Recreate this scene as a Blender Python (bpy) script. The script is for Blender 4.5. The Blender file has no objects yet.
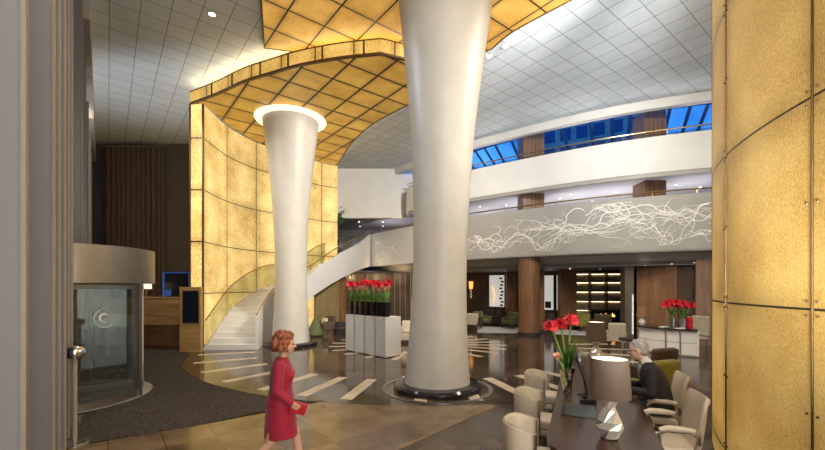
import bpy, math, random
from mathutils import Vector, Matrix, noise as mnoise
random.seed(7)
PI = math.pi
F = 390.0; CX = 412.5; HZ = 287.0; EYE = 2.1          # 17 mm shift lens, eye height 2.1 m
def PX(px, d): return (px - CX) * d / F               # world X of image column px at depth d
def PZ(py, d): return EYE + (HZ - py) * d / F         # world Z of image row py at depth d
scn = bpy.context.scene
col = scn.collection
TH = math.radians(38)                                 # building grid direction
E1 = (math.cos(TH), math.sin(TH)); E2 = (-math.sin(TH), math.cos(TH))

# ------------------------------------------------------------------ mesh builder
class MB:
    def __init__(s): s.v = []; s.f = []; s.sm = []; s.uv = []
    def add(s, vs, fs, smooth=False, uvs=None):
        o = len(s.v); s.v += [tuple(p) for p in vs]
        for i, f in enumerate(fs):
            s.f.append([o + k for k in f]); s.sm.append(smooth)
            s.uv.append(uvs[i] if uvs else None)
        return s
    def box(s, c, d, rz=0, ry=0, rx=0):
        x, y, z = d[0] / 2, d[1] / 2, d[2] / 2
        R = Matrix.Rotation(rz, 3, 'Z') @ Matrix.Rotation(ry, 3, 'Y') @ Matrix.Rotation(rx, 3, 'X')
        P = [R @ Vector((a * x, b * y, e * z)) + Vector(c) for e in (-1, 1) for a, b in ((-1, -1), (1, -1), (1, 1), (-1, 1))]
        return s.add(P, [(3, 2, 1, 0), (4, 5, 6, 7), (0, 1, 5, 4), (1, 2, 6, 5), (2, 3, 7, 6), (3, 0, 4, 7)])
    def lathe(s, prof, c=(0, 0, 0), n=32, smooth=True, twist=0, a0=0, caps=True):
        vs = []; fs = []
        for i, (r, z) in enumerate(prof):
            for k in range(n):
                a = a0 + 2 * PI * k / n + twist * i
                vs.append((c[0] + r * math.cos(a), c[1] + r * math.sin(a), c[2] + z))
        for i in range(len(prof) - 1):
            for k in range(n):
                k2 = (k + 1) % n
                fs.append((i * n + k, i * n + k2, (i + 1) * n + k2, (i + 1) * n + k))
        s.add(vs, fs, smooth)
        if caps:
            m = len(prof) - 1
            if prof[0][0] > 1e-4: s.add(vs[:n], [tuple(range(n))[::-1]])
            if prof[m][0] > 1e-4: s.add(vs[m * n:], [tuple(range(n))])
        return s
    def tube(s, pts, r, n=8, smooth=True, cap=True, flat=1.0):
        pts = [Vector(p) for p in pts]; rs = r if isinstance(r, (list, tuple)) else [r] * len(pts)
        vs = []; fs = []; prev = None
        for i, p in enumerate(pts):
            t = (pts[min(i + 1, len(pts) - 1)] - pts[max(i - 1, 0)])
            t = t.normalized() if t.length > 1e-9 else Vector((0, 0, 1))
            if prev is None:
                ref = Vector((0, 0, 1)) if abs(t.z) < .9 else Vector((1, 0, 0))
                a = t.cross(ref).normalized()
            else:
                a = prev - t * prev.dot(t)
                a = a.normalized() if a.length > 1e-6 else t.orthogonal().normalized()
            prev = a; b = t.cross(a)
            for k in range(n):
                g = 2 * PI * k / n
                vs.append(p + a * (math.cos(g) * rs[i]) + b * (math.sin(g) * rs[i] * flat))
        for i in range(len(pts) - 1):
            for k in range(n):
                k2 = (k + 1) % n
                fs.append((i * n + k, i * n + k2, (i + 1) * n + k2, (i + 1) * n + k))
        s.add(vs, fs, smooth)
        if cap: s.add(vs[:n], [tuple(range(n))[::-1]]); s.add(vs[-n:], [tuple(range(n))])
        return s
    def prism(s, poly, z0, z1):
        n = len(poly)
        vs = [(p[0], p[1], z0) for p in poly] + [(p[0], p[1], z1) for p in poly]
        fs = [tuple(range(n))[::-1], tuple(range(n, 2 * n))] + [(k, (k + 1) % n, n + (k + 1) % n, n + k) for k in range(n)]
        return s.add(vs, fs)
    def ribbon(s, path, z0, z1, th=0.1, side=1, smooth=True):
        """vertical wall along a plan path, heights may be lists; thickness goes to the left (side=1) of travel"""
        n = len(path); N = normals(path)
        za = z0 if isinstance(z0, (list, tuple)) else [z0] * n
        zb = z1 if isinstance(z1, (list, tuple)) else [z1] * n
        L = [0]
        for i in range(1, n): L.append(L[-1] + math.dist(path[i], path[i - 1]))
        A = [(p[0], p[1], za[i]) for i, p in enumerate(path)]; B = [(p[0], p[1], zb[i]) for i, p in enumerate(path)]
        q = [(p[0] + N[i][0] * th * side, p[1] + N[i][1] * th * side) for i, p in enumerate(path)]
        C = [(p[0], p[1], za[i]) for i, p in enumerate(q)]; D = [(p[0], p[1], zb[i]) for i, p in enumerate(q)]
        for i in range(n - 1):
            u = [(L[i], za[i]), (L[i + 1], za[i + 1]), (L[i + 1], zb[i + 1]), (L[i], zb[i])]
            s.add([A[i], A[i + 1], B[i + 1], B[i]], [(0, 1, 2, 3)], smooth, [u])
            s.add([C[i], C[i + 1], D[i + 1], D[i]], [(3, 2, 1, 0)], smooth, [u[::-1]])
            s.add([B[i], B[i + 1], D[i + 1], D[i]], [(0, 1, 2, 3)])
            s.add([A[i], A[i + 1], C[i + 1], C[i]], [(3, 2, 1, 0)])
        for i in (0, n - 1): s.add([A[i], B[i], D[i], C[i]], [(0, 1, 2, 3)])
        return s
    def strip(s, pa, pb, z0, z1):
        """horizontal slab between two plan paths of equal length"""
        n = len(pa)
        for i in range(n - 1):
            s.prism([pa[i], pa[i + 1], pb[i + 1], pb[i]], z0, z1)
        return s
    def ell(s, c, r, n=16, m=10, R=None):
        vs = []; fs = []
        for i in range(m + 1):
            t = PI * i / m
            for k in range(n):
                a = 2 * PI * k / n
                p = Vector((r[0] * math.sin(t) * math.cos(a), r[1] * math.sin(t) * math.sin(a), -r[2] * math.cos(t)))
                if R: p = R @ p
                vs.append(p + Vector(c))
        for i in range(m):
            for k in range(n):
                k2 = (k + 1) % n
                fs.append((i * n + k, i * n + k2, (i + 1) * n + k2, (i + 1) * n + k))
        return s.add(vs, fs, True)
    def cap(s, p, q, r0, r1, n=12):
        """tapered capsule"""
        p = Vector(p); q = Vector(q); d = q - p; L = d.length; t = d.normalized()
        pts = []; rs = []
        for k in range(5):
            a = PI / 2 * k / 4 - PI / 2
            pts.append(p + t * (math.sin(a) * r0)); rs.append(max(1e-3, math.cos(a) * r0))
        for k in range(5):
            a = PI / 2 * k / 4
            pts.append(q + t * (math.sin(a) * r1)); rs.append(max(1e-3, math.cos(a) * r1))
        return s.tube(pts, rs, n)
    def build(s, name, m, parent=None, loc=(0, 0, 0), rz=0, bevel=0, seg=2, weld=False):
        me = bpy.data.meshes.new(name)
        me.from_pydata(s.v, [], s.f)
        me.polygons.foreach_set('use_smooth', s.sm)
        if any(s.uv):
            ul = me.uv_layers.new(name='UVMap')
            for p, u in zip(me.polygons, s.uv):
                if u:
                    for k, li in enumerate(p.loop_indices): ul.data[li].uv = u[k]
        if any(s.sm): me.set_sharp_from_angle(angle=math.radians(38))
        o = bpy.data.objects.new(name, me); col.objects.link(o)
        me.materials.append(m)
        o.location = loc; o.rotation_euler.z = rz
        if parent: o.parent = parent
        if weld:
            w = o.modifiers.new('weld', 'WELD'); w.merge_threshold = .0005
        if bevel:
            b = o.modifiers.new('bevel', 'BEVEL'); b.width = bevel; b.segments = seg; b.limit_method = 'ANGLE'; b.angle_limit = math.radians(40)
            for p in me.polygons: p.use_smooth = True
            e = o.modifiers.new('wn', 'WEIGHTED_NORMAL'); e.keep_sharp = True
        return o

def normals(path):
    N = []
    for i in range(len(path)):
        a = path[max(i - 1, 0)]; b = path[min(i + 1, len(path) - 1)]
        dx, dy = b[0] - a[0], b[1] - a[1]; l = math.hypot(dx, dy) or 1
        N.append((-dy / l, dx / l))
    return N
def offset(path, d):
    N = normals(path); return [(p[0] + N[i][0] * d, p[1] + N[i][1] * d) for i, p in enumerate(path)]
def spline(P, k=8):
    """Catmull-Rom through tuples of any dimension"""
    P = [Vector(p) for p in P]; Q = [P[0] * 2 - P[1]] + P + [P[-1] * 2 - P[-2]]
    out = []
    for i in range(1, len(Q) - 2):
        a, b, c, d = Q[i - 1:i + 3]
        for j in range(k):
            t = j / k
            out.append(.5 * ((2 * b) + (c - a) * t + (2 * a - 5 * b + 4 * c - d) * t * t + (3 * b - a - 3 * c + d) * t ** 3))
    out.append(P[-1])
    return [tuple(v) for v in out]
def arc(c, r, a0, a1, n):
    return [(c[0] + r * math.cos(math.radians(a0 + (a1 - a0) * k / n)), c[1] + r * math.sin(math.radians(a0 + (a1 - a0) * k / n))) for k in range(n + 1)]

# ------------------------------------------------------------------ objects
def tag(o, label=None, cat=None, group=None, kind=None):
    if label: o['label'] = label
    if cat: o['category'] = cat
    if group: o['group'] = group
    if kind: o['kind'] = kind
    return o
def struct(o): o['kind'] = 'structure'; return o
def thing(name, label, cat, loc=(0, 0, 0), rz=0, group=None):
    o = bpy.data.objects.new(name, None); col.objects.link(o)
    o.location = loc; o.rotation_euler.z = rz; o.empty_display_size = .1
    return tag(o, label, cat, group)
def dup(o, loc=None, rz=None, label=None, group=None, parent=None, scale=None):
    c = o.copy(); col.objects.link(c)
    if parent is not None: c.parent = parent
    for ch in list(o.children): dup(ch, parent=c)
    if loc is not None: c.location = loc
    if rz is not None: c.rotation_euler.z = rz
    if label: c['label'] = label
    if group: c['group'] = group
    if scale: c.scale = (scale,) * 3
    return c

# ------------------------------------------------------------------ materials
class NT:
    def __init__(s, name):
        s.m = bpy.data.materials.new(name); s.m.use_nodes = True
        s.t = s.m.node_tree; s.n = s.t.nodes; s.l = s.t.links
        s.b = s.n['Principled BSDF']; s.o = s.n['Material Output']
    def node(s, t, **k):
        n = s.n.new(t)
        for a, b in k.items(): setattr(n, a, b)
        return n
    def setin(s, n, i, v):
        if hasattr(v, 'is_output') or isinstance(v, bpy.types.NodeSocket): s.l.new(v, n.inputs[i])
        else: n.inputs[i].default_value = v
    def math(s, op, a, b=0.0, c=None):
        n = s.node('ShaderNodeMath', operation=op); s.setin(n, 0, a); s.setin(n, 1, b)
        if c is not None: s.setin(n, 2, c)
        return n.outputs[0]
    def ramp(s, f, stops):
        n = s.node('ShaderNodeValToRGB'); s.l.new(f, n.inputs[0]); e = n.color_ramp.elements
        while len(e) < len(stops): e.new(.5)
        for x, (p, c) in zip(e, stops): x.position = p; x.color = (*c, 1)
        return n.outputs[0]
    def noise(s, scale, detail=3, vec=None, rough=.5):
        n = s.node('ShaderNodeTexNoise'); n.inputs['Scale'].default_value = scale; n.inputs['Detail'].default_value = detail
        n.inputs['Roughness'].default_value = rough
        if vec is not None: s.l.new(vec, n.inputs['Vector'])
        return n.outputs[0]
    def coord(s, which='Object'): return s.node('ShaderNodeTexCoord').outputs[which]
    def pos(s): return s.node('ShaderNodeNewGeometry').outputs['Position']
    def mapping(s, v, scale=(1, 1, 1), rot=(0, 0, 0), loc=(0, 0, 0)):
        n = s.node('ShaderNodeMapping'); s.l.new(v, n.inputs[0])
        n.inputs['Scale'].default_value = scale; n.inputs['Rotation'].default_value = rot; n.inputs['Location'].default_value = loc
        return n.outputs[0]
    def sep(s, v):
        n = s.node('ShaderNodeSeparateXYZ'); s.l.new(v, n.inputs[0]); return n.outputs
    def mix(s, f, a, b, mode='MIX'):
        n = s.node('ShaderNodeMix', data_type='RGBA', blend_type=mode)
        s.setin(n, 0, f)
        for i, v in ((6, a), (7, b)):
            if isinstance(v, tuple): v = (*v, 1) if len(v) == 3 else v
            s.setin(n, i, v)
        return n.outputs[2]
    def bump(s, h, strength=.2, dist=.01):
        n = s.node('ShaderNodeBump'); n.inputs['Strength'].default_value = strength; n.inputs['Distance'].default_value = dist
        s.l.new(h, n.inputs['Height']); s.l.new(n.outputs[0], s.b.inputs['Normal'])

def mat(name, c, rough=.5, metal=0., var=.12, scale=6., bump=0., bscale=40., emit=None, es=0., stretch=(1, 1, 1), spec=.5, sheen=0.):
    k = NT(name); v = k.mapping(k.coord(), stretch)
    f = k.noise(scale, 4, v)
    lo = tuple(max(0, x * (1 - var)) for x in c); hi = tuple(min(1, x * (1 + var)) for x in c)
    k.l.new(k.ramp(f, [(.3, lo), (.7, hi)]), k.b.inputs['Base Color'])
    k.b.inputs['Roughness'].default_value = rough; k.b.inputs['Metallic'].default_value = metal
    k.b.inputs['Specular IOR Level'].default_value = spec
    if sheen: k.b.inputs['Sheen Weight'].default_value = sheen
    if bump: k.bump(k.noise(bscale, 3, v), bump)
    if emit: k.b.inputs['Emission Color'].default_value = (*emit, 1); k.b.inputs['Emission Strength'].default_value = es
    return k.m

def wood(name, dark, light, rough=.35, sx=14, axis='Z', bump=.05):
    k = NT(name); st = {'Z': (sx, sx, .6), 'X': (.6, sx, sx), 'Y': (sx, .6, sx)}[axis]
    f = k.noise(1.6, 5, k.mapping(k.coord(), st), .6)
    k.l.new(k.ramp(f, [(.3, dark), (.7, light)]), k.b.inputs['Base Color'])
    k.b.inputs['Roughness'].default_value = rough; k.bump(f, bump)
    return k.m

def edge_lines(k, u, v, w):
    """returns (line mask 0/1, distance to the nearest joint in panel units)"""
    fu = k.math('FRACT', u); fv = k.math('FRACT', v)
    du = k.math('MINIMUM', fu, k.math('SUBTRACT', 1, fu)); dv = k.math('MINIMUM', fv, k.math('SUBTRACT', 1, fv))
    d = k.math('MINIMUM', du, dv)
    return k.math('LESS_THAN', d, w), d

def gold(name, pw, ph, strength, plane=None, u0=0., v0=0., tint=(1, 1, 1), lw=.015, fib=1.0, edge=.55):
    """backlit fibrous resin panels, joints drawn from panel coordinates"""
    k = NT(name)
    if plane:
        p = k.sep(k.mapping(k.pos(), rot=(0, 0, -TH), loc=(0, 0, 0)))
        u = k.math('MULTIPLY_ADD', p[0], 1 / pw, u0); v = k.math('MULTIPLY_ADD', p[1], 1 / ph, v0)
    else:
        p = k.sep(k.coord('UV')); u = k.math('MULTIPLY_ADD', p[0], 1 / pw, u0); v = k.math('MULTIPLY_ADD', p[1], 1 / ph, v0)
    line, d = edge_lines(k, u, v, lw)
    P = k.pos()
    n1 = k.noise(52 * fib, 6, k.mapping(P, (1, 1, .55)), .65); n2 = k.noise(1.3, 3, P)
    f = k.math('ADD', k.math('MULTIPLY', n1, .62), k.math('MULTIPLY', n2, .38))
    t = lambda c: tuple(a * b for a, b in zip(c, tint))
    c = k.ramp(f, [(.36, t((.40, .235, .065))), (.5, t((.66, .43, .15))), (.64, t((.86, .64, .29)))])
    # each panel has its own slight brightness
    wn = k.node('ShaderNodeTexWhiteNoise', noise_dimensions='2D'); cb = k.node('ShaderNodeCombineXYZ')
    k.l.new(k.math('FLOOR', u), cb.inputs[0]); k.l.new(k.math('FLOOR', v), cb.inputs[1]); k.l.new(cb.outputs[0], wn.inputs[0])
    pb = k.math('MULTIPLY_ADD', wn.outputs[0], .22, .89)
    e = k.math('MULTIPLY', k.math('MINIMUM', k.math('DIVIDE', d, .16), 1.0), 1 - edge); e = k.math('ADD', e, edge)
    cc = k.mix(line, c, (.05, .028, .008))
    k.l.new(k.mix(.55, cc, (0, 0, 0)), k.b.inputs['Base Color']); k.l.new(cc, k.b.inputs['Emission Color'])
    st = k.math('MULTIPLY', k.math('MULTIPLY', e, pb), strength)
    k.l.new(k.math('MULTIPLY', st, k.math('SUBTRACT', 1.0, k.math('MULTIPLY', line, .9))), k.b.inputs['Emission Strength'])
    k.b.inputs['Roughness'].default_value = .45
    k.bump(n1, .25, .01)
    return k.m

def tiles(name, size, c1, c2, joint, rough, w=.012, off=(0, 0), rough_var=.0, spec=.5, bump=0., nscale=1.2, pv=.1, wet=False):
    k = NT(name)
    p = k.sep(k.mapping(k.pos(), rot=(0, 0, -TH)))
    u = k.math('MULTIPLY_ADD', p[0], 1 / size[0], off[0]); v = k.math('MULTIPLY_ADD', p[1], 1 / size[1], off[1])
    line, d = edge_lines(k, u, v, w)
    n = k.noise(nscale, 6, k.pos(), .62)
    wn = k.node('ShaderNodeTexWhiteNoise', noise_dimensions='2D'); cb = k.node('ShaderNodeCombineXYZ')
    k.l.new(k.math('FLOOR', u), cb.inputs[0]); k.l.new(k.math('FLOOR', v), cb.inputs[1]); k.l.new(cb.outputs[0], wn.inputs[0])
    f = k.math('ADD', n, k.math('MULTIPLY', k.math('SUBTRACT', wn.outputs[0], .5), pv))
    k.l.new(k.mix(line, k.ramp(f, [(.32, c1), (.68, c2)]), joint), k.b.inputs['Base Color'])
    k.l.new(k.math('MULTIPLY_ADD', n, rough_var, rough), k.b.inputs['Roughness'])
    k.b.inputs['Specular IOR Level'].default_value = spec
    if bump: k.bump(k.math('SUBTRACT', 1.0, line), bump, .01)
    return k.m

def glassmat(name, tint, refl=.12, rough=.02, body=0., bodyc=(.3, .3, .3)):
    k = NT(name)
    tr = k.node('ShaderNodeBsdfTransparent'); gl = k.node('ShaderNodeBsdfGlossy'); fr = k.node('ShaderNodeLayerWeight')
    wob = k.ramp(k.noise(.8, 2, k.pos()), [(.3, tuple(x * .85 for x in tint)), (.7, tint)])
    k.l.new(wob, tr.inputs[0]); gl.inputs['Roughness'].default_value = rough; fr.inputs[0].default_value = .5
    m = k.node('ShaderNodeMixShader'); k.l.new(k.math('MULTIPLY_ADD', k.math('POWER', fr.outputs[1], 4.0), .22, refl + .02), m.inputs[0])
    k.l.new(tr.outputs[0], m.inputs[1]); k.l.new(gl.outputs[0], m.inputs[2])
    out = m.outputs[0]
    if body:
        df = k.node('ShaderNodeBsdfDiffuse'); df.inputs[0].default_value = (*bodyc, 1)
        m2 = k.node('ShaderNodeMixShader'); m2.inputs[0].default_value = body
        k.l.new(out, m2.inputs[1]); k.l.new(df.outputs[0], m2.inputs[2]); out = m2.outputs[0]
    k.l.new(out, k.o.inputs[0])
    return k.m

def glow(name, c, s):
    k = NT(name); f = k.noise(3, 2, k.pos())
    k.l.new(k.ramp(f, [(.2, tuple(x * .92 for x in c)), (.8, c)]), k.b.inputs['Emission Color'])
    k.b.inputs['Base Color'].default_value = (*c, 1); k.b.inputs['Emission Strength'].default_value = s
    return k.m

M = {}
M['plaster'] = mat('column_plaster', (.60, .57, .52), .42, var=.05, scale=2.5, bump=.06, bscale=60)
M['white'] = mat('white_paint', (.74, .735, .72), .55, var=.04, scale=1.5, bump=.02)
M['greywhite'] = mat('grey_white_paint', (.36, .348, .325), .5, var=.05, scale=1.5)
M['relief'] = mat('white_relief', (.97, .96, .94), .45, var=.03)
M['soffit'] = mat('grey_soffit', (.40, .41, .45), .6, var=.06, scale=1)
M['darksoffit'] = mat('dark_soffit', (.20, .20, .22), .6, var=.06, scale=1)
M['ceil'] = tiles('ceiling_tiles', (.6, .6), (.72, .80, .88), (.80, .87, .95), (.30, .31, .33), .6, w=.016, off=(-.05, .37), pv=.25, bump=.3)
M['stone'] = tiles('warm_stone_floor', (.6, .6), (.115, .076, .042), (.25, .172, .098), (.07, .05, .03), .10, w=.008, rough_var=.16, nscale=1.5, pv=.26, spec=.6)
M['darkstone'] = tiles('dark_stone_floor', (.6, .6), (.034, .025, .018), (.100, .070, .048), (.03, .022, .016), .07, w=.006, rough_var=.14, nscale=1.6, pv=.35, spec=.6)
M['medstone'] = tiles('medallion_stone', (.6, .6), (.036, .026, .018), (.115, .082, .056), (.035, .028, .02), .04, w=.005, rough_var=.12, nscale=1.9, pv=.22, spec=.6)
M['inlay'] = mat('pale_stone_inlay', (.62, .52, .40), .22, var=.16, scale=3)
M['carpet'] = mat('charcoal_carpet', (.070, .058, .050), .95, var=.6, scale=28, bump=.6, bscale=120, spec=.1)
M['pillar'] = mat('grey_pillar', (.29, .295, .32), .5, var=.05, scale=1.2, stretch=(1, 1, .2))
M['pillar_edge'] = mat('beige_pillar_edge', (.36, .31, .25), .4, var=.06)
M['bulkhead'] = mat('beige_bulkhead', (.48, .46, .43), .55, var=.05)
M['dark'] = mat('dark_reveal', (.02, .02, .022), .5)
M['black'] = mat('black_plastic', (.012, .012, .014), .3)
M['bronze'] = mat('brushed_bronze', (.34, .31, .265), .42, 1, var=.10, scale=3, stretch=(30, 30, .5), bump=.02)
M['steel'] = mat('brushed_steel', (.55, .54, .52), .28, 1, var=.08, stretch=(1, 1, 20))
M['chrome'] = mat('chrome', (.82, .82, .84), .08, 1, var=.03)
M['brass'] = mat('brass', (.62, .44, .20), .25, 1, var=.08)
M['frame'] = mat('amber_panel_frame', (.15, .085, .03), .45, .4, var=.2, scale=10)
M['walnut'] = wood('walnut_top', (.028, .014, .009), (.085, .044, .027), .22, 18, 'Y')
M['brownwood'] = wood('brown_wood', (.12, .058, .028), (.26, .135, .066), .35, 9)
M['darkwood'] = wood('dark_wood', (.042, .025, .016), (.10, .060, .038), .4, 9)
M['olivewood'] = wood('olive_wood', (.16, .11, .045), (.30, .22, .10), .4, 12)
M['oak'] = wood('golden_oak', (.30, .17, .055), (.52, .33, .13), .38, 6, 'X')
M['oakband'] = wood('red_oak_band', (.10, .045, .018), (.22, .11, .045), .4, 10, 'X')
M['cream'] = mat('cream_leather', (.64, .545, .42), .42, var=.06, scale=5, bump=.06, bscale=90)
M['beigefab'] = mat('beige_fabric', (.46, .40, .31), .8, var=.1, scale=20, bump=.1)
M['olive'] = mat('olive_fabric', (.26, .25, .06), .8, var=.1, scale=20, bump=.1)
M['green'] = mat('green_fabric', (.105, .125, .05), .8, var=.12, scale=20, bump=.1)
M['brownfab'] = mat('brown_fabric', (.10, .065, .042), .75, var=.12, scale=20, bump=.1)
M['darkfab'] = mat('charcoal_fabric', (.028, .022, .022), .8, var=.12, scale=20, bump=.1)
M['curtain'] = mat('brown_curtain', (.115, .072, .052), .85, var=.15, scale=3, stretch=(8, 8, .3))
M['wallbrown'] = mat('brown_wall', (.11, .088, .082), .8, var=.06)
M['rug'] = mat('pale_rug', (.40, .39, .40), .95, var=.1, scale=30)
M['red'] = mat('red_petal', (.58, .014, .03), .45, var=.25, scale=30)
M['coral'] = mat('coral_petal', (.74, .05, .07), .45, var=.3, scale=22)
M['pink'] = mat('pink_petal', (.92, .50, .38), .5, var=.12, scale=20)
M['leaf'] = mat('green_leaf', (.09, .24, .035), .45, var=.3, scale=12)
M['palm'] = mat('palm_leaf', (.08, .19, .045), .5, var=.35, scale=8)
M['stem'] = mat('green_stem', (.20, .38, .07), .5, var=.2, scale=10)
M['skin'] = mat('skin', (.62, .35, .24), .5, var=.07, scale=8)
M['skinm'] = mat('pale_skin', (.70, .42, .31), .5, var=.07, scale=8)
M['hairw'] = mat('auburn_hair', (.28, .085, .035), .45, var=.5, scale=30, stretch=(1, 1, .3), bump=.4, bscale=60)
M['hairm'] = mat('grey_hair', (.36, .33, .30), .5, var=.25, scale=40, bump=.3, bscale=80)
M['redcloth'] = mat('crimson_suit', (.34, .003, .03), .7, var=.14, scale=9, bump=.08, bscale=30, sheen=.2)
M['suit'] = mat('black_suit', (.020, .020, .024), .75, var=.2, scale=12, bump=.08, bscale=40)
M['shirt'] = mat('white_shirt', (.78, .78, .80), .7, var=.03)
M['tie'] = mat('grey_tie', (.30, .31, .34), .5, var=.4, scale=60)
M['shoe'] = mat('black_shoe', (.015, .012, .012), .3)
M['lips'] = mat('lips', (.55, .12, .10), .45)
M['eye'] = mat('eye', (.05, .035, .03), .2)
M['clutch'] = mat('red_leather', (.42, .01, .02), .35, var=.1)
M['blotter'] = mat('slate_leather', (.055, .075, .078), .35, var=.08)
M['shade'] = mat('taupe_lampshade', (.075, .050, .035), .85, var=.08, scale=40, stretch=(1, 1, 1), emit=(.30, .16, .08), es=.11)
M['shade_in'] = glow('lampshade_lining', (1, .86, .62), 2.6)
M['darkshade'] = mat('brown_lampshade', (.16, .09, .05), .85, emit=(.4, .18, .06), es=.15)
M['screen'] = mat('dark_screen', (.010, .014, .020), .12, var=.2, spec=.6)
M['bluescreen'] = glow('blue_screen', (.03, .08, .28), .4)
M['flame'] = glow('flame', (1, .38, .06), 5)
M['led'] = glow('shelf_light', (1, .80, .52), 3.2)
M['cove'] = glow('cove_light', (1, .80, .45), 9)
M['dish'] = glow('dish_light', (1, .92, .74), 1.02)
M['bulb'] = glow('downlight_bulb', (1, .92, .78), 14)
M['orange'] = glow('orange_glow', (1, .40, .08), 1.6)
M['winlight'] = glow('pale_window', (.66, .66, .60), .65)
M['paper'] = mat('white_paper', (.8, .8, .78), .7, var=.03)
M['book1'] = mat('beige_books', (.46, .36, .25), .7, var=.3, scale=40)
M['ceramic'] = mat('white_ceramic', (.82, .80, .76), .2, var=.03)
M['planter'] = mat('white_lacquer', (.72, .72, .72), .3, var=.03)
M['gloss_black'] = mat('gloss_black', (.012, .011, .012), .12)
M['plinth'] = mat('dark_granite', (.022, .020, .020), .10, var=.5, scale=50)
M['glass'] = glassmat('door_glass', (.80, .84, .84), .03, .02, .035, (.30, .33, .33))
M['clear'] = glassmat('balustrade_glass', (.88, .90, .86), .02)
M['dusk'] = glassmat('skylight_glass', (.75, .88, 1.0), .0, .03)
M['facadeglass'] = glassmat('facade_glass', (.35, .40, .48), .05, .03, .2, (.10, .11, .13))
M['etch'] = mat('frosted_etch', (.85, .87, .87), .6, var=.03)
M['bluesteel'] = mat('blue_steel_frame', (.02, .06, .16), .5, var=.1)
M['outside'] = mat('pale_paving', (.32, .30, .27), .8, var=.2, scale=2)

# ------------------------------------------------------------------ camera / world
cam = bpy.data.cameras.new('camera'); co = bpy.data.objects.new('camera', cam); col.objects.link(co)
co.location = (0, 0, EYE); co.rotation_euler = (PI / 2, 0, 0)
cam.sensor_width = 36; cam.lens = 36 * F / 825; cam.shift_y = (HZ - 225) / 825; cam.clip_end = 300
scn.camera = co
w = bpy.data.worlds.new('dusk'); scn.world = w; w.use_nodes = True
wt = w.node_tree; bg = wt.nodes['Background']
nz = wt.nodes.new('ShaderNodeTexNoise'); nz.inputs['Scale'].default_value = 7; nz.inputs['Detail'].default_value = 4
tc = wt.nodes.new('ShaderNodeTexCoord'); wt.links.new(tc.outputs['Generated'], nz.inputs['Vector'])
rp = wt.nodes.new('ShaderNodeValToRGB'); wt.links.new(nz.outputs[0], rp.inputs[0])
rp.color_ramp.elements[0].position = .36; rp.color_ramp.elements[0].color = (.006, .085, .42, 1)
rp.color_ramp.elements[1].position = .72; rp.color_ramp.elements[1].color = (.10, .42, .95, 1)
wt.links.new(rp.outputs[0], bg.inputs[0]); bg.inputs[1].default_value = 1.7
scn.view_settings.view_transform = 'Standard'
scn.view_settings.look = 'None'
scn.view_settings.exposure = 0.1
scn.cycles.use_denoising = True
scn.cycles.max_bounces = 7; scn.cycles.transparent_max_bounces = 12
scn.cycles.sample_clamp_indirect = 4; scn.cycles.caustics_reflective = False; scn.cycles.caustics_refractive = False

CEIL = 8.9
# ================================================================== floor
MC = (.2, 14.3); MR = 7.42                                            # sunburst medallion
struct(MB().prism([(-24, -8), (16, -8), (16, 31), (-24, 31)], -.2, 0).build('floor', M['darkstone']))
# warmer stone field in the foreground
struct(MB().prism([(-7, -7.5), (-.6, -7.5), (PX(398, 5.02), 5.02), (PX(505, 7.1), 7.1), (1.3, 7.3), (0, 7.0), (-1.7, 7.25), (PX(180, 5.77), 5.77), (PX(74, 5.12), 5.12)], 0, .004).build('floor_warm_stone', M['stone']))
circ = [(MC[0] + MR * math.cos(a * PI / 90), MC[1] + MR * math.sin(a * PI / 90)) for a in range(180)]
struct(MB().prism(circ, 0, .006).build('floor_medallion', M['medstone']))
ib = MB()
def ray_stone(deg, r0, r1, wd):
    a = math.radians(deg); dx, dy = math.sin(a), -math.cos(a); nx, ny = -dy, dx
    p = lambda r, s: (MC[0] + dx * r + nx * s, MC[1] + dy * r + ny * s)
    ib.prism([p(r0, -wd / 2), p(r1, -wd / 2), p(r1, wd / 2), p(r0, wd / 2)], .006, .009)
for dg in (-11.6, -19, -27.3, -37.5, -48.5, -60, -71.5, -83, -94, 8, 16, 24.5, 33, 42, 51, 60, 70, 80, 90, -.4):
    ray_stone(dg, 5.55 if abs(dg) > 3 and dg != 8 else 6.75, 7.18, .24)
for k in range(22):
    ray_stone(k * 360 / 22 + 3, 1.7, 3.2, .2)
struct(ib.build('floor_inlay', M['inlay']))
# carpet by the doors, cut round the medallion
cp = [(-20, 24), (-15, 18.3), (-11, 13.7), (PX(75, 5.18), 5.18), (PX(180, 5.77), 5.77), (PX(324, 7.25), 7.25)]
ca = [(MC[0] + 7.44 * math.sin(math.radians(a)), MC[1] - 7.44 * math.cos(math.radians(a))) for a in range(-15, -75, -3)]
carpet = MB().prism(cp + ca + [(-7.5, 12.9), (-7.5, 18.2), (-10, 24)], 0, .012).build('floor_carpet', M['carpet'])
struct(carpet)
struct(MB().prism([(-40, -8), (-24, -8), (-24, 31), (-40, 31)], -.25, -.03).build('ground_outside', M['outside']))

# ================================================================== ceiling
G0 = [(-2.76, 24.7), (0, 21.1), (2.5, 18.4), (6.9, 15.1), (10.4, 13.5), (13.6, 12.6)]
G = spline(G0, 8)
gl = [p for p in G if p[0] >= -.35]
cpoly = [(-22, 27.5), (-2, 27.5), (-2, 24)] + [p for p in G if -1.6 < p[0]] + [(14.5, 12.4), (14.5, -7.5), (7, -7.5), (4.5, -7.5)]
cpoly = [(14.5, -7.5)] + [(14.5, 12.4)] + [p for p in reversed(G) if p[0] > -1.6] + [(-2.4, 27.5), (-22, 27.5), (-22, -7.5)]
struct(MB().prism(cpoly, CEIL, CEIL + .2).build('ceiling', M['ceil']))
gb = [p for p in G if p[0] > -1.9]
struct(MB().ribbon(gb, 8.58, 8.92, .25).build('trim_1', M['white']))

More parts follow.
